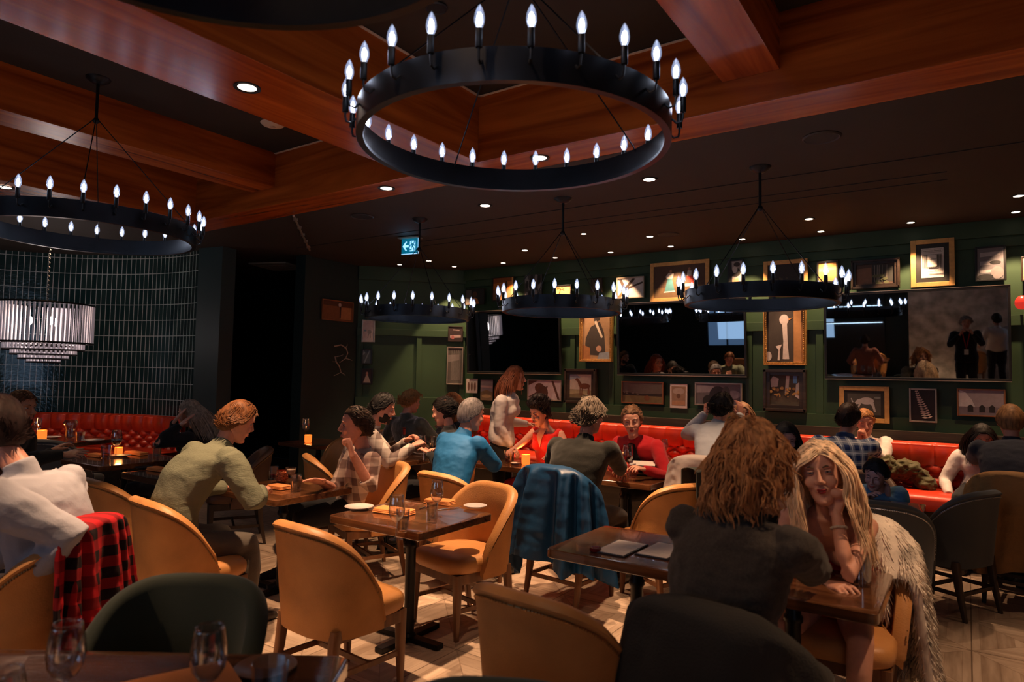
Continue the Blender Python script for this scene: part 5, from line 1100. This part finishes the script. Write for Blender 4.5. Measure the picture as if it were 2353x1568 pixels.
    for s in (-1, 1):
        c = Vector((s*.031, .0692, .011))
        if not shut:
            hobj('eye', MB().ball(c, .0122, 12, 9), mat('eye white', (.42, .38, .36), .2), body)
            d = Vector((gaze[0], 1, gaze[1])).normalized(); hobj('iris', MB().ball(c+d*.0070, (.0061, .0061, .0061), 10, 8), mat('dark iris', (.02, .012, .008), .08), body)
        hobj('eyebrow', MB().tube([(s*.016, .0885, .029), (s*.030, .0885, .0345), (s*.046, .0775, .030)], [.0026, .0032, .0012], 6), mat('brow %.2f' % brow[0], brow, .7), body)
    sm = (extras or {}).get('smile', 0)*.006; lp_ = (MB().loft([((-.0245, .0845, -.0575+sm), (0, .001, 0), (0, 0, .0015)), ((-.012, .0955, -.0555), (0, .004, 0), (0, 0, .0036)), ((0, .0985, -.0565-sm*.3), (0, .0045, 0), (0, 0, .0034)), ((.012, .0955, -.0555), (0, .004, 0), (0, 0, .0036)), ((.0245, .0845, -.0575+sm), (0, .001, 0), (0, 0, .0015))], 8)
         .loft([((-.021, .0855, -.0605+sm), (0, .001, 0), (0, 0, .0015)), ((-.010, .0945, -.0645), (0, .0045, 0), (0, 0, .0044)), ((0, .0970, -.0655-sm*.3), (0, .005, 0), (0, 0, .0050)), ((.010, .0945, -.0645), (0, .0045, 0), (0, 0, .0044)), ((.021, .0855, -.0605+sm), (0, .001, 0), (0, 0, .0015))], 8))
    if sex == 1: lp_.v = [(x*1.0, y-.002, -.060+(z+.060)*1.25+(.0012 if z < -.060 else -.0006)) for x, y, z in lp_.v]
    hobj('lips', lp_, mat('lips %.2f' % lipc[0], lipc, .35), body)
    hm = hairmat(hair[1]); vv, ff = [], []
    hp_ = []
    for mb in hair_parts(hair[0], seed): hp_.append((xf(np.array([tuple(p) for p in mb.v]), RH, H_-off, hs), mb.f))
    arr_obj('hair', hp_, hm, t)
    if (extras or {}).get('beard'):
        bb = MB(); bc = extras['beard']
        def fb(i, j):
            th = math.pi*i; z = -.118+.085*j; hwx = np.interp(z, [-.125, -.1, -.08, -.05, -.02], [.024, .047, .058, .066, .070]); yy = .085
            p = Vector((math.cos(th)*hwx, math.sin(th)*(yy+.006), z)); n = Vector((math.cos(th), math.sin(th), -.3 if j < .3 else 0))
            k = .005*math.sin(math.pi*min(1, max(0, j)))**.4*min(1, 6*i+.1, 6*(1-i)+.1)-(.012 if j > .55+abs(i-.5)*.0 and (i < .10 or i > .90) else 0)+noise.noise(p*90)*.002
            if abs(p.x) < .027 and p.z > -.073: k = -.008
            return p+n*k
        bb.grid(fb, 40, 14); hobj('beard', bb, hairmat(bc), t)
    # clothing
    if top:
        b = MB(); k0 = -.14 if neckline > 0 else 0
        torso(b, .018, -.14, abs(neckline)); nk = abs(neckline)
        for i, (Sh, E, Wr, pts, rr) in enumerate(arms):
            s = (1, -1)[i]
            if sleeves == 'none': 
                if nk > .85: b.ball(Sh-Rr*s*.02, .062*(1 if sex == 0 else .85), 12, 8)
                continue
            b.ball(Sh, .074*(1 if sex == 0 else .85), 12, 8)
            if sleeves == 'rolled': pp = [Sh, Sh.lerp(E, .5), E, E.lerp(Wr, .22)]; r2 = [rr[0]+.017, rr[1]+.016, rr[2]+.018, rr[3]+.019]
            elif sleeves == 'short': pp = [Sh, Sh.lerp(E, .5)]; r2 = [rr[0]+.015, rr[1]+.015]
            else: pp = pts[:-1]+[E.lerp(Wr, .97)]; r2 = [rr[0]+.026, rr[1]+.024, rr[2]+.022, rr[3]+.020, rr[4]+.016, rr[5]+.013]
            b.tube(pp, r2, 12)
        if neckline >= 1.0: b.tube([C(.93), C(1.0)+U*.005, C(1.05)+U*.01], [hr_*1.35, hr_*1.22, hr_*1.15], 14)
        v, f = remesh(b, vox, 6); v = wrinkle(v, .007*wr, 8, seed); v = wrinkle(v, .0025*wr, 24, seed+7)
        arr_obj((extras or {}).get('top_name', 'shirt'), [(rel(v), f)], top, t)
        if (extras or {}).get('collar'):
            cm_ = extras['collar']; q = MB()
            for z, r in ((0, hr_*1.32),):
                q.loft([(C(.985)+U*0, Rr*r*1.1, fwd*r*1.1), (N_+U*.028, Rr*r, fwd*r), (N_+U*.030, Rr*(r-.006), fwd*(r-.006)), (C(1.0), Rr*(r-.006), fwd*(r-.006))], 18)
            vv = np.array([tuple(p) for p in q.v]); arr_obj('collar', [(rel(vv), q.f)], cm_, t)
    if bottom and legs:
        b = MB(); torso(b, .009, -.14, .1)
        for lp, lr in legpts: b.tube(lp, [r+.012 for r in lr[:-1]]+[lr[-1]+.018], 12)
        if (extras or {}).get('skirt'):
            b.loft([(P_, Rr*.19, F*.14), (P_+F*.25-U*.03, Rr*.2, U*.1), (P_+F*.45-U*.1, Rr*.18, U*.12), (P_+F*.48-U*.3, Rr*.2, F*.1)], 20)
        v, f = remesh(b, vox*1.3, 5); v = wrinkle(v, .010, 9, seed+3); arr_obj('trousers' if not (extras or {}).get('skirt') else 'skirt', [(rel(v), f)], bottom, t)
    if legs and feet:
        vv = np.array([tuple(p) for p in foot.v]); nshoe = len(foot.v)//2
        for k in range(2): arr_obj('shoe', [(rel(vv[k*nshoe:(k+1)*nshoe]), foot.f[:len(foot.f)//2])], mat('shoe %.2f' % shoe[0], shoe, .4), t)
    return dict(t=t, C=C, F=F, R=Rr, U=U, N=N_, RH=RH, H=H_, off=off, arms=arms, fwd=fwd, hs=hs, rel=rel, body=body, hobj=hobj)
def fabric(name, c, b=.3, bs=300, r=.85, st=None): return mat(name, c, r, spec=.25, bump=b, bscale=bs, sheen=.15, stretch=st)
def pel(hx, fwd_, yaw, z=.57, side=0.):
    a = math.radians(yaw); return (hx[0]-math.sin(a)*fwd_+math.cos(a)*side, hx[1]-math.cos(a)*fwd_-math.sin(a)*side, z)
DARKP = fabric('dark trousers', (.03, .028, .025)); BLKF = fabric('black cloth', (.010, .010, .012)); DENIM = fabric('dark denim', (.02, .03, .055))
def face_cam(H_): return math.degrees(math.atan2(-H_[0], -H_[1]))
# sage green sweater
H = at(546, 968, 4.15)
person('man in a ribbed sage green sweater leaning on his elbows, back to the camera', H, (-3.93, 2.16, .58), 4, head=(14, -22, 6), armk=1.15, tone='pink', hair=('short', (.15, .055, .018)), top=mat('sage rib knit', (.16, .168, .115), .95, spec=.15, bump=.35, bscale=60, stretch=(1, 1, 6)), bottom=fabric('grey brown trousers', (.10, .085, .07)), hands=(at(598, 1128, 4.15), at(520, 1120, 4.5)), wide=1.1, seed=3, vox=.010, hs=1.02, bow=.10, poles=((.8, -.3, -.5), None), extras={'top_name': 'sweater'})
# checked shirt man, hand to mouth
H = at(818, 978, 4.95)
pf = person('man in a cream and brown checked shirt with his fist at his mouth', H, (-4.10, 3.70, .56), 205, head=(18, -4, 0), tone='pink', hair=('receding', (.05, .025, .012)), top=plaid('cream brown check', (.62, .46, .38), (.17, .10, .085), (0, 0, 0), .125), bottom=BLKF, sleeves='rolled', hands=(at(738, 1108, 4.75), at(808, 1040, 4.62)), hposes=('flat', 'fist'), hdirs=(None, (-.25, -.1, 1)), palm=(None, (.6, .5, 0)), seed=5, vox=.010, hs=1.14, wide=1.12, extras={'collar': fabric('cream collar', (.3, .24, .22)), 'gaze': (-.3, -.1)}, elbows=(None, at(850, 1118, 4.72)), brow=(.06, .03, .02), legs=True)
# second checked shirt
H = at(880, 938, 5.85)
person('bearded man in a grey and cream checked shirt cutting food, facing right', H, (-4.66, 4.15, .58), 42, head=(5, -18, 0), tone='pink', hair=('short', (.012, .009, .008)), top=plaid('grey cream check', (.55, .48, .42), (.15, .11, .10), (0, 0, 0), .15), bottom=BLKF, hands=(at(950, 1025, 5.75), at(935, 1012, 5.95)), hposes=('curl', 'curl'), seed=7, hs=1.05, wide=1.1, extras={'beard': (.012, .009, .008)})
# fair curly hair, dark jacket
H = at(945, 922, 7.3)
person('person with fair curly hair in a dark green velvet jacket, back to the camera', H, (-4.98, 5.56, .58), 0, head=(15, -10, 0), tone='pink', hair=('curlytop', (.42, .20, .07)), top=mat('dark green velvet jacket', (.018, .022, .014), .5, sheen=1, bump=.6, bscale=14), bottom=BLKF, hands=(at(1010, 985, 7.4), at(925, 985, 7.5)), seed=9, wide=1.05, extras={'top_name': 'jacket'})
H = at(1018, 945, 6.1)
person('dark-haired woman in black looking down over her plate', H, (-4.02, 4.86, .58), 235, head=(18, -18, 4), sex=1, tone='fair', hair=('bun', (.012, .008, .007)), top=BLKF, bottom=BLKF, hands=(at(1010, 1040, 5.9), at(985, 1040, 6.0)), seed=11, lipc=(.40, .08, .06), extras={'gaze': (0, -.5)})
H = at(1040, 928, 7.5)
person('ginger long-haired woman in black at the furthest table, turned left', H, pel(H, -.05, 215, .58), 215, head=(10, -8, 0), sex=1, tone='fair', hair=('long', (.36, .12, .035)), top=BLKF, bottom=BLKF, seed=13, lipc=(.4, .1, .08))
# bright blue shirt
H = at(1083, 952, 5.55)
person('grey-haired man in a bright blue shirt, back to the camera', H, (-3.35, 4.02, .58), 12, head=(12, -12, 0), tone='pink', hair=('crop', (.16, .14, .14)), top=mat('bright blue cotton', (.006, .095, .25), .7, spec=.3, bump=.12, bscale=30), bottom=DENIM, hands=(at(1118, 1046, 5.75), at(1090, 1045, 5.95)), seed=15, hs=1.06, wide=1.16, poles=((.9, -.35, -.5), None), vox=.011)
# waitress
H = at(1184, 869, 6.95)
w_ = person('standing waitress with auburn hair in a white shirt, smiling in profile', H, (H.x-.10, H.y-.08, .96), 75, head=(-18, -4, 0), sex=1, tone='fair', hair=('bob', (.17, .045, .016)), top=mat('white cotton', (.60, .53, .50), .7, bump=.15, bscale=25), bottom=BLKF, hands=(at(1175, 1028, 6.75), at(1215, 975, 7.1)), standing=True, seed=17, hs=1.02, wide=1.12, vox=.011, extras={'smile': 1, 'collar': mat('white collar', (.62, .55, .52), .7)}, poles=((-.5, -.5, -.6), (.2, .3, -1)), lipc=(.42, .12, .1))
# red dress
H = at(1240, 948, 6.6)
rd = person('woman in a red V-neck dress with a dark updo, looking down by the candle', H, pel(H, .16, 190, .60), 190, head=(10, -24, -4), sex=1, tone='pink', hair=('updo', (.018, .009, .008)), top=fabric('scarlet dress', (.62, .015, .012)), bottom=fabric('scarlet dress', (.62, .015, .012)), sleeves='none', hands=(at(1165, 1045, 6.15), at(1275, 1055, 6.2)), hposes=('relaxed', 'flat'), seed=19, hs=1.02, wide=1.08, neckline=.95, extras={'skirt': 1, 'top_name': 'dress_bodice', 'shut': True}, lipc=(.40, .04, .04), vox=.011)
q = MB(); C_ = rd['C']; fw = rd['fwd']; R_ = rd['R']
q.loft([(C_(.98)+fw*.045, R_*.045, Vector((0, 0, .012))), (C_(.86)+fw*.118, R_*.04, Vector((0, 0, .02))), (C_(.68)+fw*.142, R_*.006, Vector((0, 0, .02)))], 12)
vv = np.array([tuple(p) for p in q.v]); arr_obj('neckline_skin', [(rd['rel'](vv), q.f)], skin('pink'), rd['t'])
q = MB(); q.tube([C_(.99)+R_*s*.06+fw*(.02+.07*(1-abs(s)))-Vector((0, 0, .05*(1-abs(s)))) for s in (-1, -.6, -.2, .2, .6, 1)], .004, 6); vv = np.array([tuple(p) for p in q.v]); arr_obj('necklace', [(rd['rel'](vv), q.f)], M_SILV, rd['t'])
# large dark man
H = at(1356, 955, 5.15)
person('broad man with tousled grey-brown hair in a black sweater, back to the camera', H, (-2.43, 4.36, .60), 2, head=(5, -8, 0), tone='pink', hair=('messy', (.10, .075, .055)), top=fabric('black olive knit', (.009, .0085, .006)), bottom=BLKF, hands=(at(1425, 1085, 5.4), at(1320, 1060, 5.55)), seed=21, hs=1.1, wide=1.24, vox=.011, poles=((.9, -.3, -.5), None), extras={'top_name': 'sweater'})
# red cardigan
H = at(1452, 967, 5.9); y = 180
rc = person('woman in a red cardigan glancing sideways at the camera, hands on the table', H, (-2.38, 5.98, .60), 182, head=(face_cam(H)-182+6, -12, 6), sex=1, tone='fair', hair=('bun', (.20, .10, .05)), top=fabric('red wool cardigan', (.46, .012, .018)), bottom=BLKF, hands=(at(1425, 1075, 5.6), at(1478, 1078, 5.55)), hposes=('curl', 'relaxed'), seed=23, hs=1.06, wide=1.15, lipc=(.34, .03, .03), extras={'top_name': 'cardigan', 'gaze': (.25, .1)}, vox=.011)
q = MB(); C_ = rc['C']; fw = rc['fwd']; R_ = rc['R']
q.loft([(C_(1.0)+fw*.062, R_*.035, Vector((0, 0, .012))), (C_(.86)+fw*.128, R_*.045, Vector((0, 0, .02))), (C_(.66)+fw*.156, R_*.05, Vector((0, 0, .03))), (C_(.3)+fw*.130, R_*.04, Vector((0, 0, .03)))], 12)
vv = np.array([tuple(p) for p in q.v]); arr_obj('black_camisole', [(rc['rel'](vv), q.f)], BLKF, rc['t'])
# light blue-grey shirt man
H = at(1658, 935, 6.1)
person('dark-haired man in a pale blue-grey shirt, back to the camera', H, (-1.72, 5.50, .60), -4, head=(10, 0, 6), tone='pink', hair=('messy', (.03, .018, .012)), top=mat('pale blue shirt', (.36, .38, .42), .75, bump=.15, bscale=25), bottom=DARKP, hands=(at(1700, 945, 6.55), at(1622, 948, 6.35)), hposes=('relaxed', 'fist'), hdirs=((0, .2, 1), (0, .3, 1)), seed=25, hs=1.0, vox=.011)
H = at(1708, 953, 6.9)
person('smiling woman with light brown long hair on the banquette', H, pel(H, .05, 185, .66), 185, head=(face_cam(H)-185-6, -4, 6), sex=1, tone='tan', hair=('long', (.22, .11, .05)), top=fabric('rust top', (.3, .1, .04)), bottom=BLKF, seed=27, hs=1.0, extras={'smile': 1.6}, lipc=(.55, .2, .16))
H = at(1806, 1006, 5.3)
person('black-haired woman in shadow looking down, between curly hair and blonde hair', H, pel(H, .08, 190, .56), 190, head=(face_cam(H)-190-12, -22, 0), sex=1, tone='dim', hair=('long', (.008, .008, .010)), top=fabric('grey beige top', (.25, .2, .17)), bottom=BLKF, seed=29, hs=1.0, extras={'shut': True}, lipc=(.3, .1, .09))
# curly-haired man in the tweed blazer (foreground)
H = at(1730, 1060, 2.30)
BL = mat('charcoal brown tweed', (.055, .045, .038), .9, spec=.2, noise_amt=.25, nscale=120, bump=.35, bscale=320, sheen=.1)
person('curly-haired man in a charcoal tweed blazer, large in front, back turned', H, (-.72, 2.34, .56), 12, head=(10, -6, 0), tone='fair', hair=('bigcurl', (.42, .19, .075)), top=BL, bottom=fabric('charcoal trousers', (.03, .028, .026)), hands=(at(1880, 1335, 2.85), at(1700, 1290, 2.9)), hposes=('relaxed', 'relaxed'), seed=31, hs=1.06, wide=1.05, vox=.008, poles=((.9, -.4, -.55), (-.6, -.3, -.6)), bow=.05, wr=1.9, extras={'top_name': 'blazer', 'collar': BL})
# blonde woman
H = at(1886, 1085, 2.92)
bl = person('blonde woman with wavy hair and dark red lips resting her chin on one hand', H, (-.56, 3.60, .56), 176, head=(face_cam(H)-176+4, -2, 9), sex=1, tone='fair', hair=('wavy', (.85, .60, .38)), top=fabric('red satin dress', (.65, .015, .02)), sleeves='none', neckline=.6, hands=(at(1905, 1345, 2.8), at(1921, 1172, 2.84)), hposes=('relaxed', 'fist'), hdirs=(None, (.1, .10, 1)), palm=(None, (.3, .9, .2)), seed=33, hs=1.1, vox=.008, lipc=(.20, .010, .014), brow=(.08, .045, .025), poles=((-.3, 0, -1), (.15, -.5, -1)), extras={'gaze': (.04, .02), 'top_name': 'dress_bodice'}, feet=True)
br = MB(); S_, E_, W_, _, _ = bl['arms'][1]; c = E_.lerp(W_, .72); d = (W_-E_).normalized(); u = d.orthogonal().normalized(); v_ = d.cross(u)
for k in range(22): br.ball(c+(u*math.cos(k*.2856)+v_*math.sin(k*.2856))*.030, .006, 6, 5)
vv = np.array([tuple(p) for p in br.v]); arr_obj('bracelet', [(bl['rel'](vv), br.f)], mat('pearl beads', (.6, .52, .42), .25, .2), bl['t'])
# blue plaid man, laughing man, child, navy sweater man
H = at(1950, 960, 5.95)
person('dark-haired man in a blue and white plaid shirt, back to the camera', H, (-.98, 6.42, .60), 4, head=(12, -6, 3), tone='pink', hair=('short', (.030, .012, .008)), top=plaid('blue white plaid', (.33, .38, .45), (.012, .03, .12), (.6, .62, .66), .085, True), bottom=DENIM, hands=(at(2010, 1035, 6.3), at(1945, 1030, 6.3)), seed=35, hs=1.04, wide=1.12, vox=.011, extras={'collar': fabric('navy collar', (.03, .06, .16))})
H = at(1987, 970, 6.6)
person('laughing sandy-haired man in a pale shirt, hands clasped under his chin', H, pel(H, .14, 190, .66), 190, head=(face_cam(H)-190-8, -16, 6), tone='pink', hair=('short', (.38, .16, .05)), top=mat('pale stripe shirt', (.55, .47, .43), .75, bump=.2, bscale=25), bottom=DARKP, hands=(at(1975, 1012, 6.45), at(1990, 1008, 6.45)), hposes=('fist', 'fist'), hdirs=((0, 0, 1), (-.3, 0, 1)), seed=37, extras={'smile': 2, 'shut': True}, hs=1.02, poles=((-.6, -.2, -1), (.6, -.2, -1)), brow=(.2, .09, .04))
H = at(2012, 1090, 4.95)
person('dark-haired child in a blue shirt bent over the table, arms folded', H, (-.70, 5.88, .52), 170, head=(18, -26, -10), tone='dim', hair=('short', (.008, .008, .010)), top=mat('child blue jersey', (.05, .16, .30), .8, bump=.2, bscale=40), bottom=DENIM, hands=(at(1985, 1150, 4.9), at(2040, 1140, 4.95)), hposes=('relaxed', 'relaxed'), seed=39, hs=.93, wide=.86, extras={'shut': True}, brow=(.02, .015, .01), lipc=(.4, .16, .13))
H = at(2322, 968, 5.35)
person('short-haired man in a navy sweater at the right edge, back to the camera', H, (.28, 6.22, .60), 2, head=(-4, -14, 0), tone='pink', hair=('crop', (.26, .13, .055)), top=fabric('navy sweater', (.018, .022, .038)), bottom=DARKP, hands=(at(2350, 1060, 5.9), at(2240, 1060, 5.9)), seed=41, hs=1.06, wide=1.14, vox=.011, extras={'top_name': 'sweater'})
H = at(2256, 1006, 5.95)
person('dark-haired diner mostly hidden behind the navy sweater', H, pel(H, .1, 185, .66), 185, head=(face_cam(H)-185-8, -25, 0), sex=1, tone='pink', hair=('long', (.015, .01, .008)), top=mat('white cotton', (.60, .53, .50), .7), bottom=BLKF, seed=43, extras={'shut': True})
# left side
H = at(48, 938, 5.2)
person('bearded man in a black jacket gesturing with one hand, at the left edge', H, (-6.22, 1.80, .58), 62, head=(-2, -6, 0), tone='tan', hair=('short', (.09, .04, .018)), top=fabric('black jacket', (.014, .014, .012)), bottom=BLKF, hands=(at(150, 1045, 5.15), at(120, 1035, 5.7)), hposes=('flat', 'relaxed'), hdirs=((.9, .45, .1), None), palm=((.3, -.4, .9), None), seed=45, extras={'beard': (.03, .015, .01), 'top_name': 'jacket'}, hs=1.08, wide=1.08)
H = at(436, 950, 6.2)
person('woman in black covering her face with both hands, pale straight hair', H, pel(H, -.02, 232, .58), 232, head=(0, -12, 0), sex=1, tone='fair', hair=('longback', (.30, .24, .18)), top=BLKF, bottom=BLKF, hands=(at(402, 968, 6.05), at(416, 976, 5.95)), hposes=('flat', 'flat'), hdirs=((.5, .3, .8), (.6, .45, .7)), palm=((-.6, -.8, .1), (-.6, -.8, .1)), seed=47, hs=1.0, poles=((-.6, .1, -.8), (-.3, -.6, -.8)), extras={'shut': True})
H = at(-8, 982, 2.95)
person('man in a pale grey sweater at the left edge, elbow raised, seen from behind', H, tuple(at(108, 1385, 3.05)), 240, nb=.07, head=(10, -10, 0), tone='pink', hair=('short', (.03, .014, .012)), top=mat('pale grey knit', (.31, .31, .355), .9, spec=.2, bump=.1, bscale=90), bottom=DARKP, hands=(at(-60, 1330, 3.1), at(5, 1370, 2.72)), hposes=('relaxed', 'relaxed'), armk=1.35, elbows=(None, at(165, 1235, 2.80)), seed=49, hs=1.12, wide=1.25, vox=.009, bow=.08, extras={'top_name': 'sweater', 'beard': (.03, .015, .012)})
H = at(10, 955, 5.0)
# photographer behind the lens, mirrored in the right-hand screen
ph = person('photographer in black with a red lanyard, only seen mirrored in the screen', (0.0, -.34, 1.70), (0.0, -.40, 1.0), 8, head=(0, -6, 0), tone='fair', hair=('messy', (.35, .3, .26)), top=BLKF, bottom=BLKF, standing=True, hands=((.10, -.12, 1.5), (-.10, -.12, 1.48)), hposes=('curl', 'curl'), hdirs=((-.4, .2, 1), (.4, .2, 1)), seed=51, extras={'top_name': 'jacket'})
q = MB(); q.tube([(-.06, -.30, 1.50), (-.02, -.27, 1.3), (0, -.26, 1.18), (.02, -.27, 1.3), (.06, -.30, 1.50)], .009, 6); vv = np.array([tuple(p) for p in q.v]); arr_obj('lanyard', [(ph['rel'](vv), q.f)], mat('red ribbon', (.6, .02, .02), .6), ph['t'])
q = MB().box((0, -.25, 1.13), (.07, .006, .1)); vv = np.array([tuple(p) for p in q.v]); arr_obj('badge', [(ph['rel'](vv), q.f)], M_PAPER, ph['t'])
person('standing server in white behind the photographer, mirrored in the screens', (.55, -2.6, 1.62), (.55, -2.62, .98), 200, tone='tan', hair=('short', (.03, .02, .01)), top=mat('white cotton', (.60, .53, .50), .7), bottom=BLKF, standing=True, seed=53)
for i, (x, y, yw, cc_, lb) in enumerate([(-1.9, -1.62, 180, (.3, .1, .07), 'diner in a rust top at the tables behind the photographer'), (-3.3, -1.72, 185, (.5, .46, .42), 'diner in a cream top at the tables behind the photographer'), (1.55, -1.7, 270, (.25, .03, .05), 'diner in dark red on the reflected banquette')]):
    person(lb, (x, y, 1.28), (x, y+.02, .58), yw, hair=('short', (.04, .02, .015)), top=fabric('behind top %d' % i, cc_), bottom=BLKF, seed=60+i, vox=.016)

# ------------------------------------------------------------------ clothes over chair backs
def drape(label, name, chair_xy, rz, m, w0=.30, back=.55, front=.12, folds=9, amp=.022, seed=1, top=.885, flare=.05, cat='jacket', thick=.012, uneven=.05, fur=0, furcol=None, span=(.16, .84), extra=0.):
    t = thing(name, label, cat, (chair_xy[0], chair_xy[1], 0), math.radians(rz)); b = MB(); q = random.Random(seed); ph = [q.uniform(0, 6.28) for _ in range(4)]
    def f(i, j, o=0.):
        s = span[0]+(span[1]-span[0])*i; p, nn = back_path(s); h = back_h(s)+(top-.87); fl = .03*(h-.4)/.45
        ln = back*(1+uneven*math.sin(i*9+ph[0])+uneven*.6*math.sin(i*21+ph[1])); tot = ln+front+.09; d = j*tot
        if d < front: z = h+.0-(front-d); out = -.062; k = 0
        elif d < front+.09:
            a = math.pi*(d-front)/.09; z = h+.0+.030*math.sin(a); out = -.062+(.10+fl*1.6)*(1-math.cos(a))/2; k = 0
        else:
            e = d-front-.09; k = e/ln; z = h-e*(1-.0*k); out = .038+fl*1.6+flare*k**.8
        w_ = math.sin(i*folds*2*math.pi+ph[2]+.6*math.sin(i*5+ph[3]))
        out += amp*(k**.38)*(w_+.35*math.sin(i*folds*4.3*math.pi+ph[1]+3*k))+.007*noise.noise((i*14, j*16, seed))+o
        P = p+nn*out; P.z = max(.01, z); P += Vector((math.copysign(1, p.x)*abs(p.x)*.16*k, 0, 0)); return P
    nu, nv = 130, 60
    b.grid(lambda i, j: f(i, j), nu, nv); b.grid(lambda i, j: f(i, j, -thick), nu, nv)
    n1 = (nu+1)*(nv+1)
    for i in range(nu):
        for j in (0, nv): a = i*(nv+1)+j; c_ = (i+1)*(nv+1)+j; b.f.append((a, c_, c_+n1, a+n1)); b.m.append(0)
    for j in range(nv):
        for i in (0, nu): a = i*(nv+1)+j; b.f.append((a, a+1, a+1+n1, a+n1)); b.m.append(0)
    b.build('draped_cloth', m, t, fixn=True, angle=80)
    if fur:
        g = MB()
        for k in range(fur):
            i, j = q.random(), q.random()*.98; p = f(i, j, -thick if k % 3 == 0 else 0); e = f(min(1, i+.01), j)-p; d_ = f(i, min(1, j+.01))-p; n = e.cross(d_); 
            if n.length < 1e-9: continue
            n.normalize(); pp, nn = back_path(span[0]+(span[1]-span[0])*i)
            if (n.dot(nn) < 0) != (k % 3 == 0): n = -n
            if j*(back+front) < front: n = Vector((0, 0, 1))
            l = q.uniform(.03, .065); w = Vector((q.uniform(-1, 1), q.uniform(-1, 1), q.uniform(-1, .3)))*.4
            dr = (n*.38+Vector((0, 0, -.85))+w*.8).normalized(); g.tube([p, p+dr*l*.5+n*.006, p+dr*l], [.0028, .0024, .0005], 3)
        g.build('fur_pile', furcol or m, t, fixn=False, angle=180)['kind'] = 'stuff'
    return t
drape('bright blue quilted jacket hanging over a chair back in the centre', 'draped_jacket', (-2.42, 4.32), -5, mat('blue nylon', (.006, .045, .115), .42, bump=.35, bscale=9, spec=.5), back=.62, front=.16, folds=6, amp=.065, seed=4, top=.95, flare=.08, span=(.08, .88))
drape('tan canvas jacket hanging over the chair at the far right', 'draped_jacket', (.33, 6.30), -8, mat('tan canvas', (.30, .15, .045), .8, bump=.3, bscale=40), back=.66, front=.12, folds=5, amp=.032, seed=6, top=.95, flare=.07, span=(.08, .92))
drape('red and black buffalo check jacket hanging behind the man in the pale sweater', 'draped_jacket', (-3.46, 1.27), 120, plaid('buffalo check', (.36, .006, .01), (.010, .004, .005), (0, 0, 0), .095), back=.62, front=.1, folds=6, amp=.03, seed=8, span=(.34, .72), top=.91)
drape('dark coat hanging over the nearest chair, under the tweed blazer', 'draped_coat', (-.64, 2.30), -8, mat('black wool coat', (.022, .02, .018), .9, bump=.3, bscale=150), back=.8, front=.1, folds=3, amp=.03, seed=10, span=(.10, .9), flare=.06)
drape('pale jacket hanging under the man in the pale blue shirt', 'draped_jacket', (-1.70, 5.42), -2, mat('stone cotton', (.50, .42, .38), .8, bump=.1, bscale=30), back=.5, front=.1, folds=4, amp=.02, seed=12, top=.98, span=(.15, .85))
drape('dark coat on the banquette side, right of the red cardigan', 'draped_coat', (-1.84, 4.72), 60, fabric('dark parka', (.03, .03, .022)), back=.45, front=.1, folds=4, amp=.03, seed=14, span=(.5, .95), top=.95)
FURM = mat('pale fur', (.78, .68, .57), .9, noise_amt=.45, nscale=9, spec=.2)
drape('shaggy pale fur coat hanging over the chair beside the blonde woman', 'fur_coat', (-.52, 3.50), 182, FURM, back=.72, front=.16, folds=3, amp=.035, seed=16, top=.93, flare=.05, cat='coat', thick=.03, fur=26000, furcol=FURM, span=(.05, .60))
# bundle of olive jacket on the banquette behind the child
p = ony(2065, 1090, 7.35); t = thing('jacket_bundle', 'crumpled olive jacket lying on the banquette behind the child', 'jacket', (p.x, p.y, ZS+.02))
b = MB()
for k in range(9): b.ball((-.22+.055*k, .02*math.sin(k*2), .07+.05*math.sin(k*1.3+.4)+.16*(1-k/9)), (.09, .1, .07+.01*(k % 3)), 12, 8)
v, f = remesh(b, .012, 4); v = wrinkle(v, .02, 22, 3); arr_obj('crumpled_cloth', [(v, f)], fabric('olive nylon', (.07, .06, .02), .5, 20, .6), t)
b = MB()
for k in range(60): a = k*2.4; b.tube([(-.2+.03*math.cos(a), -.04, .25+.03*math.sin(a)), (-.2+.08*math.cos(a), -.06, .25+.08*math.sin(a))], [.007, .001], 4)
b.build('fur_trim', FURM, t)
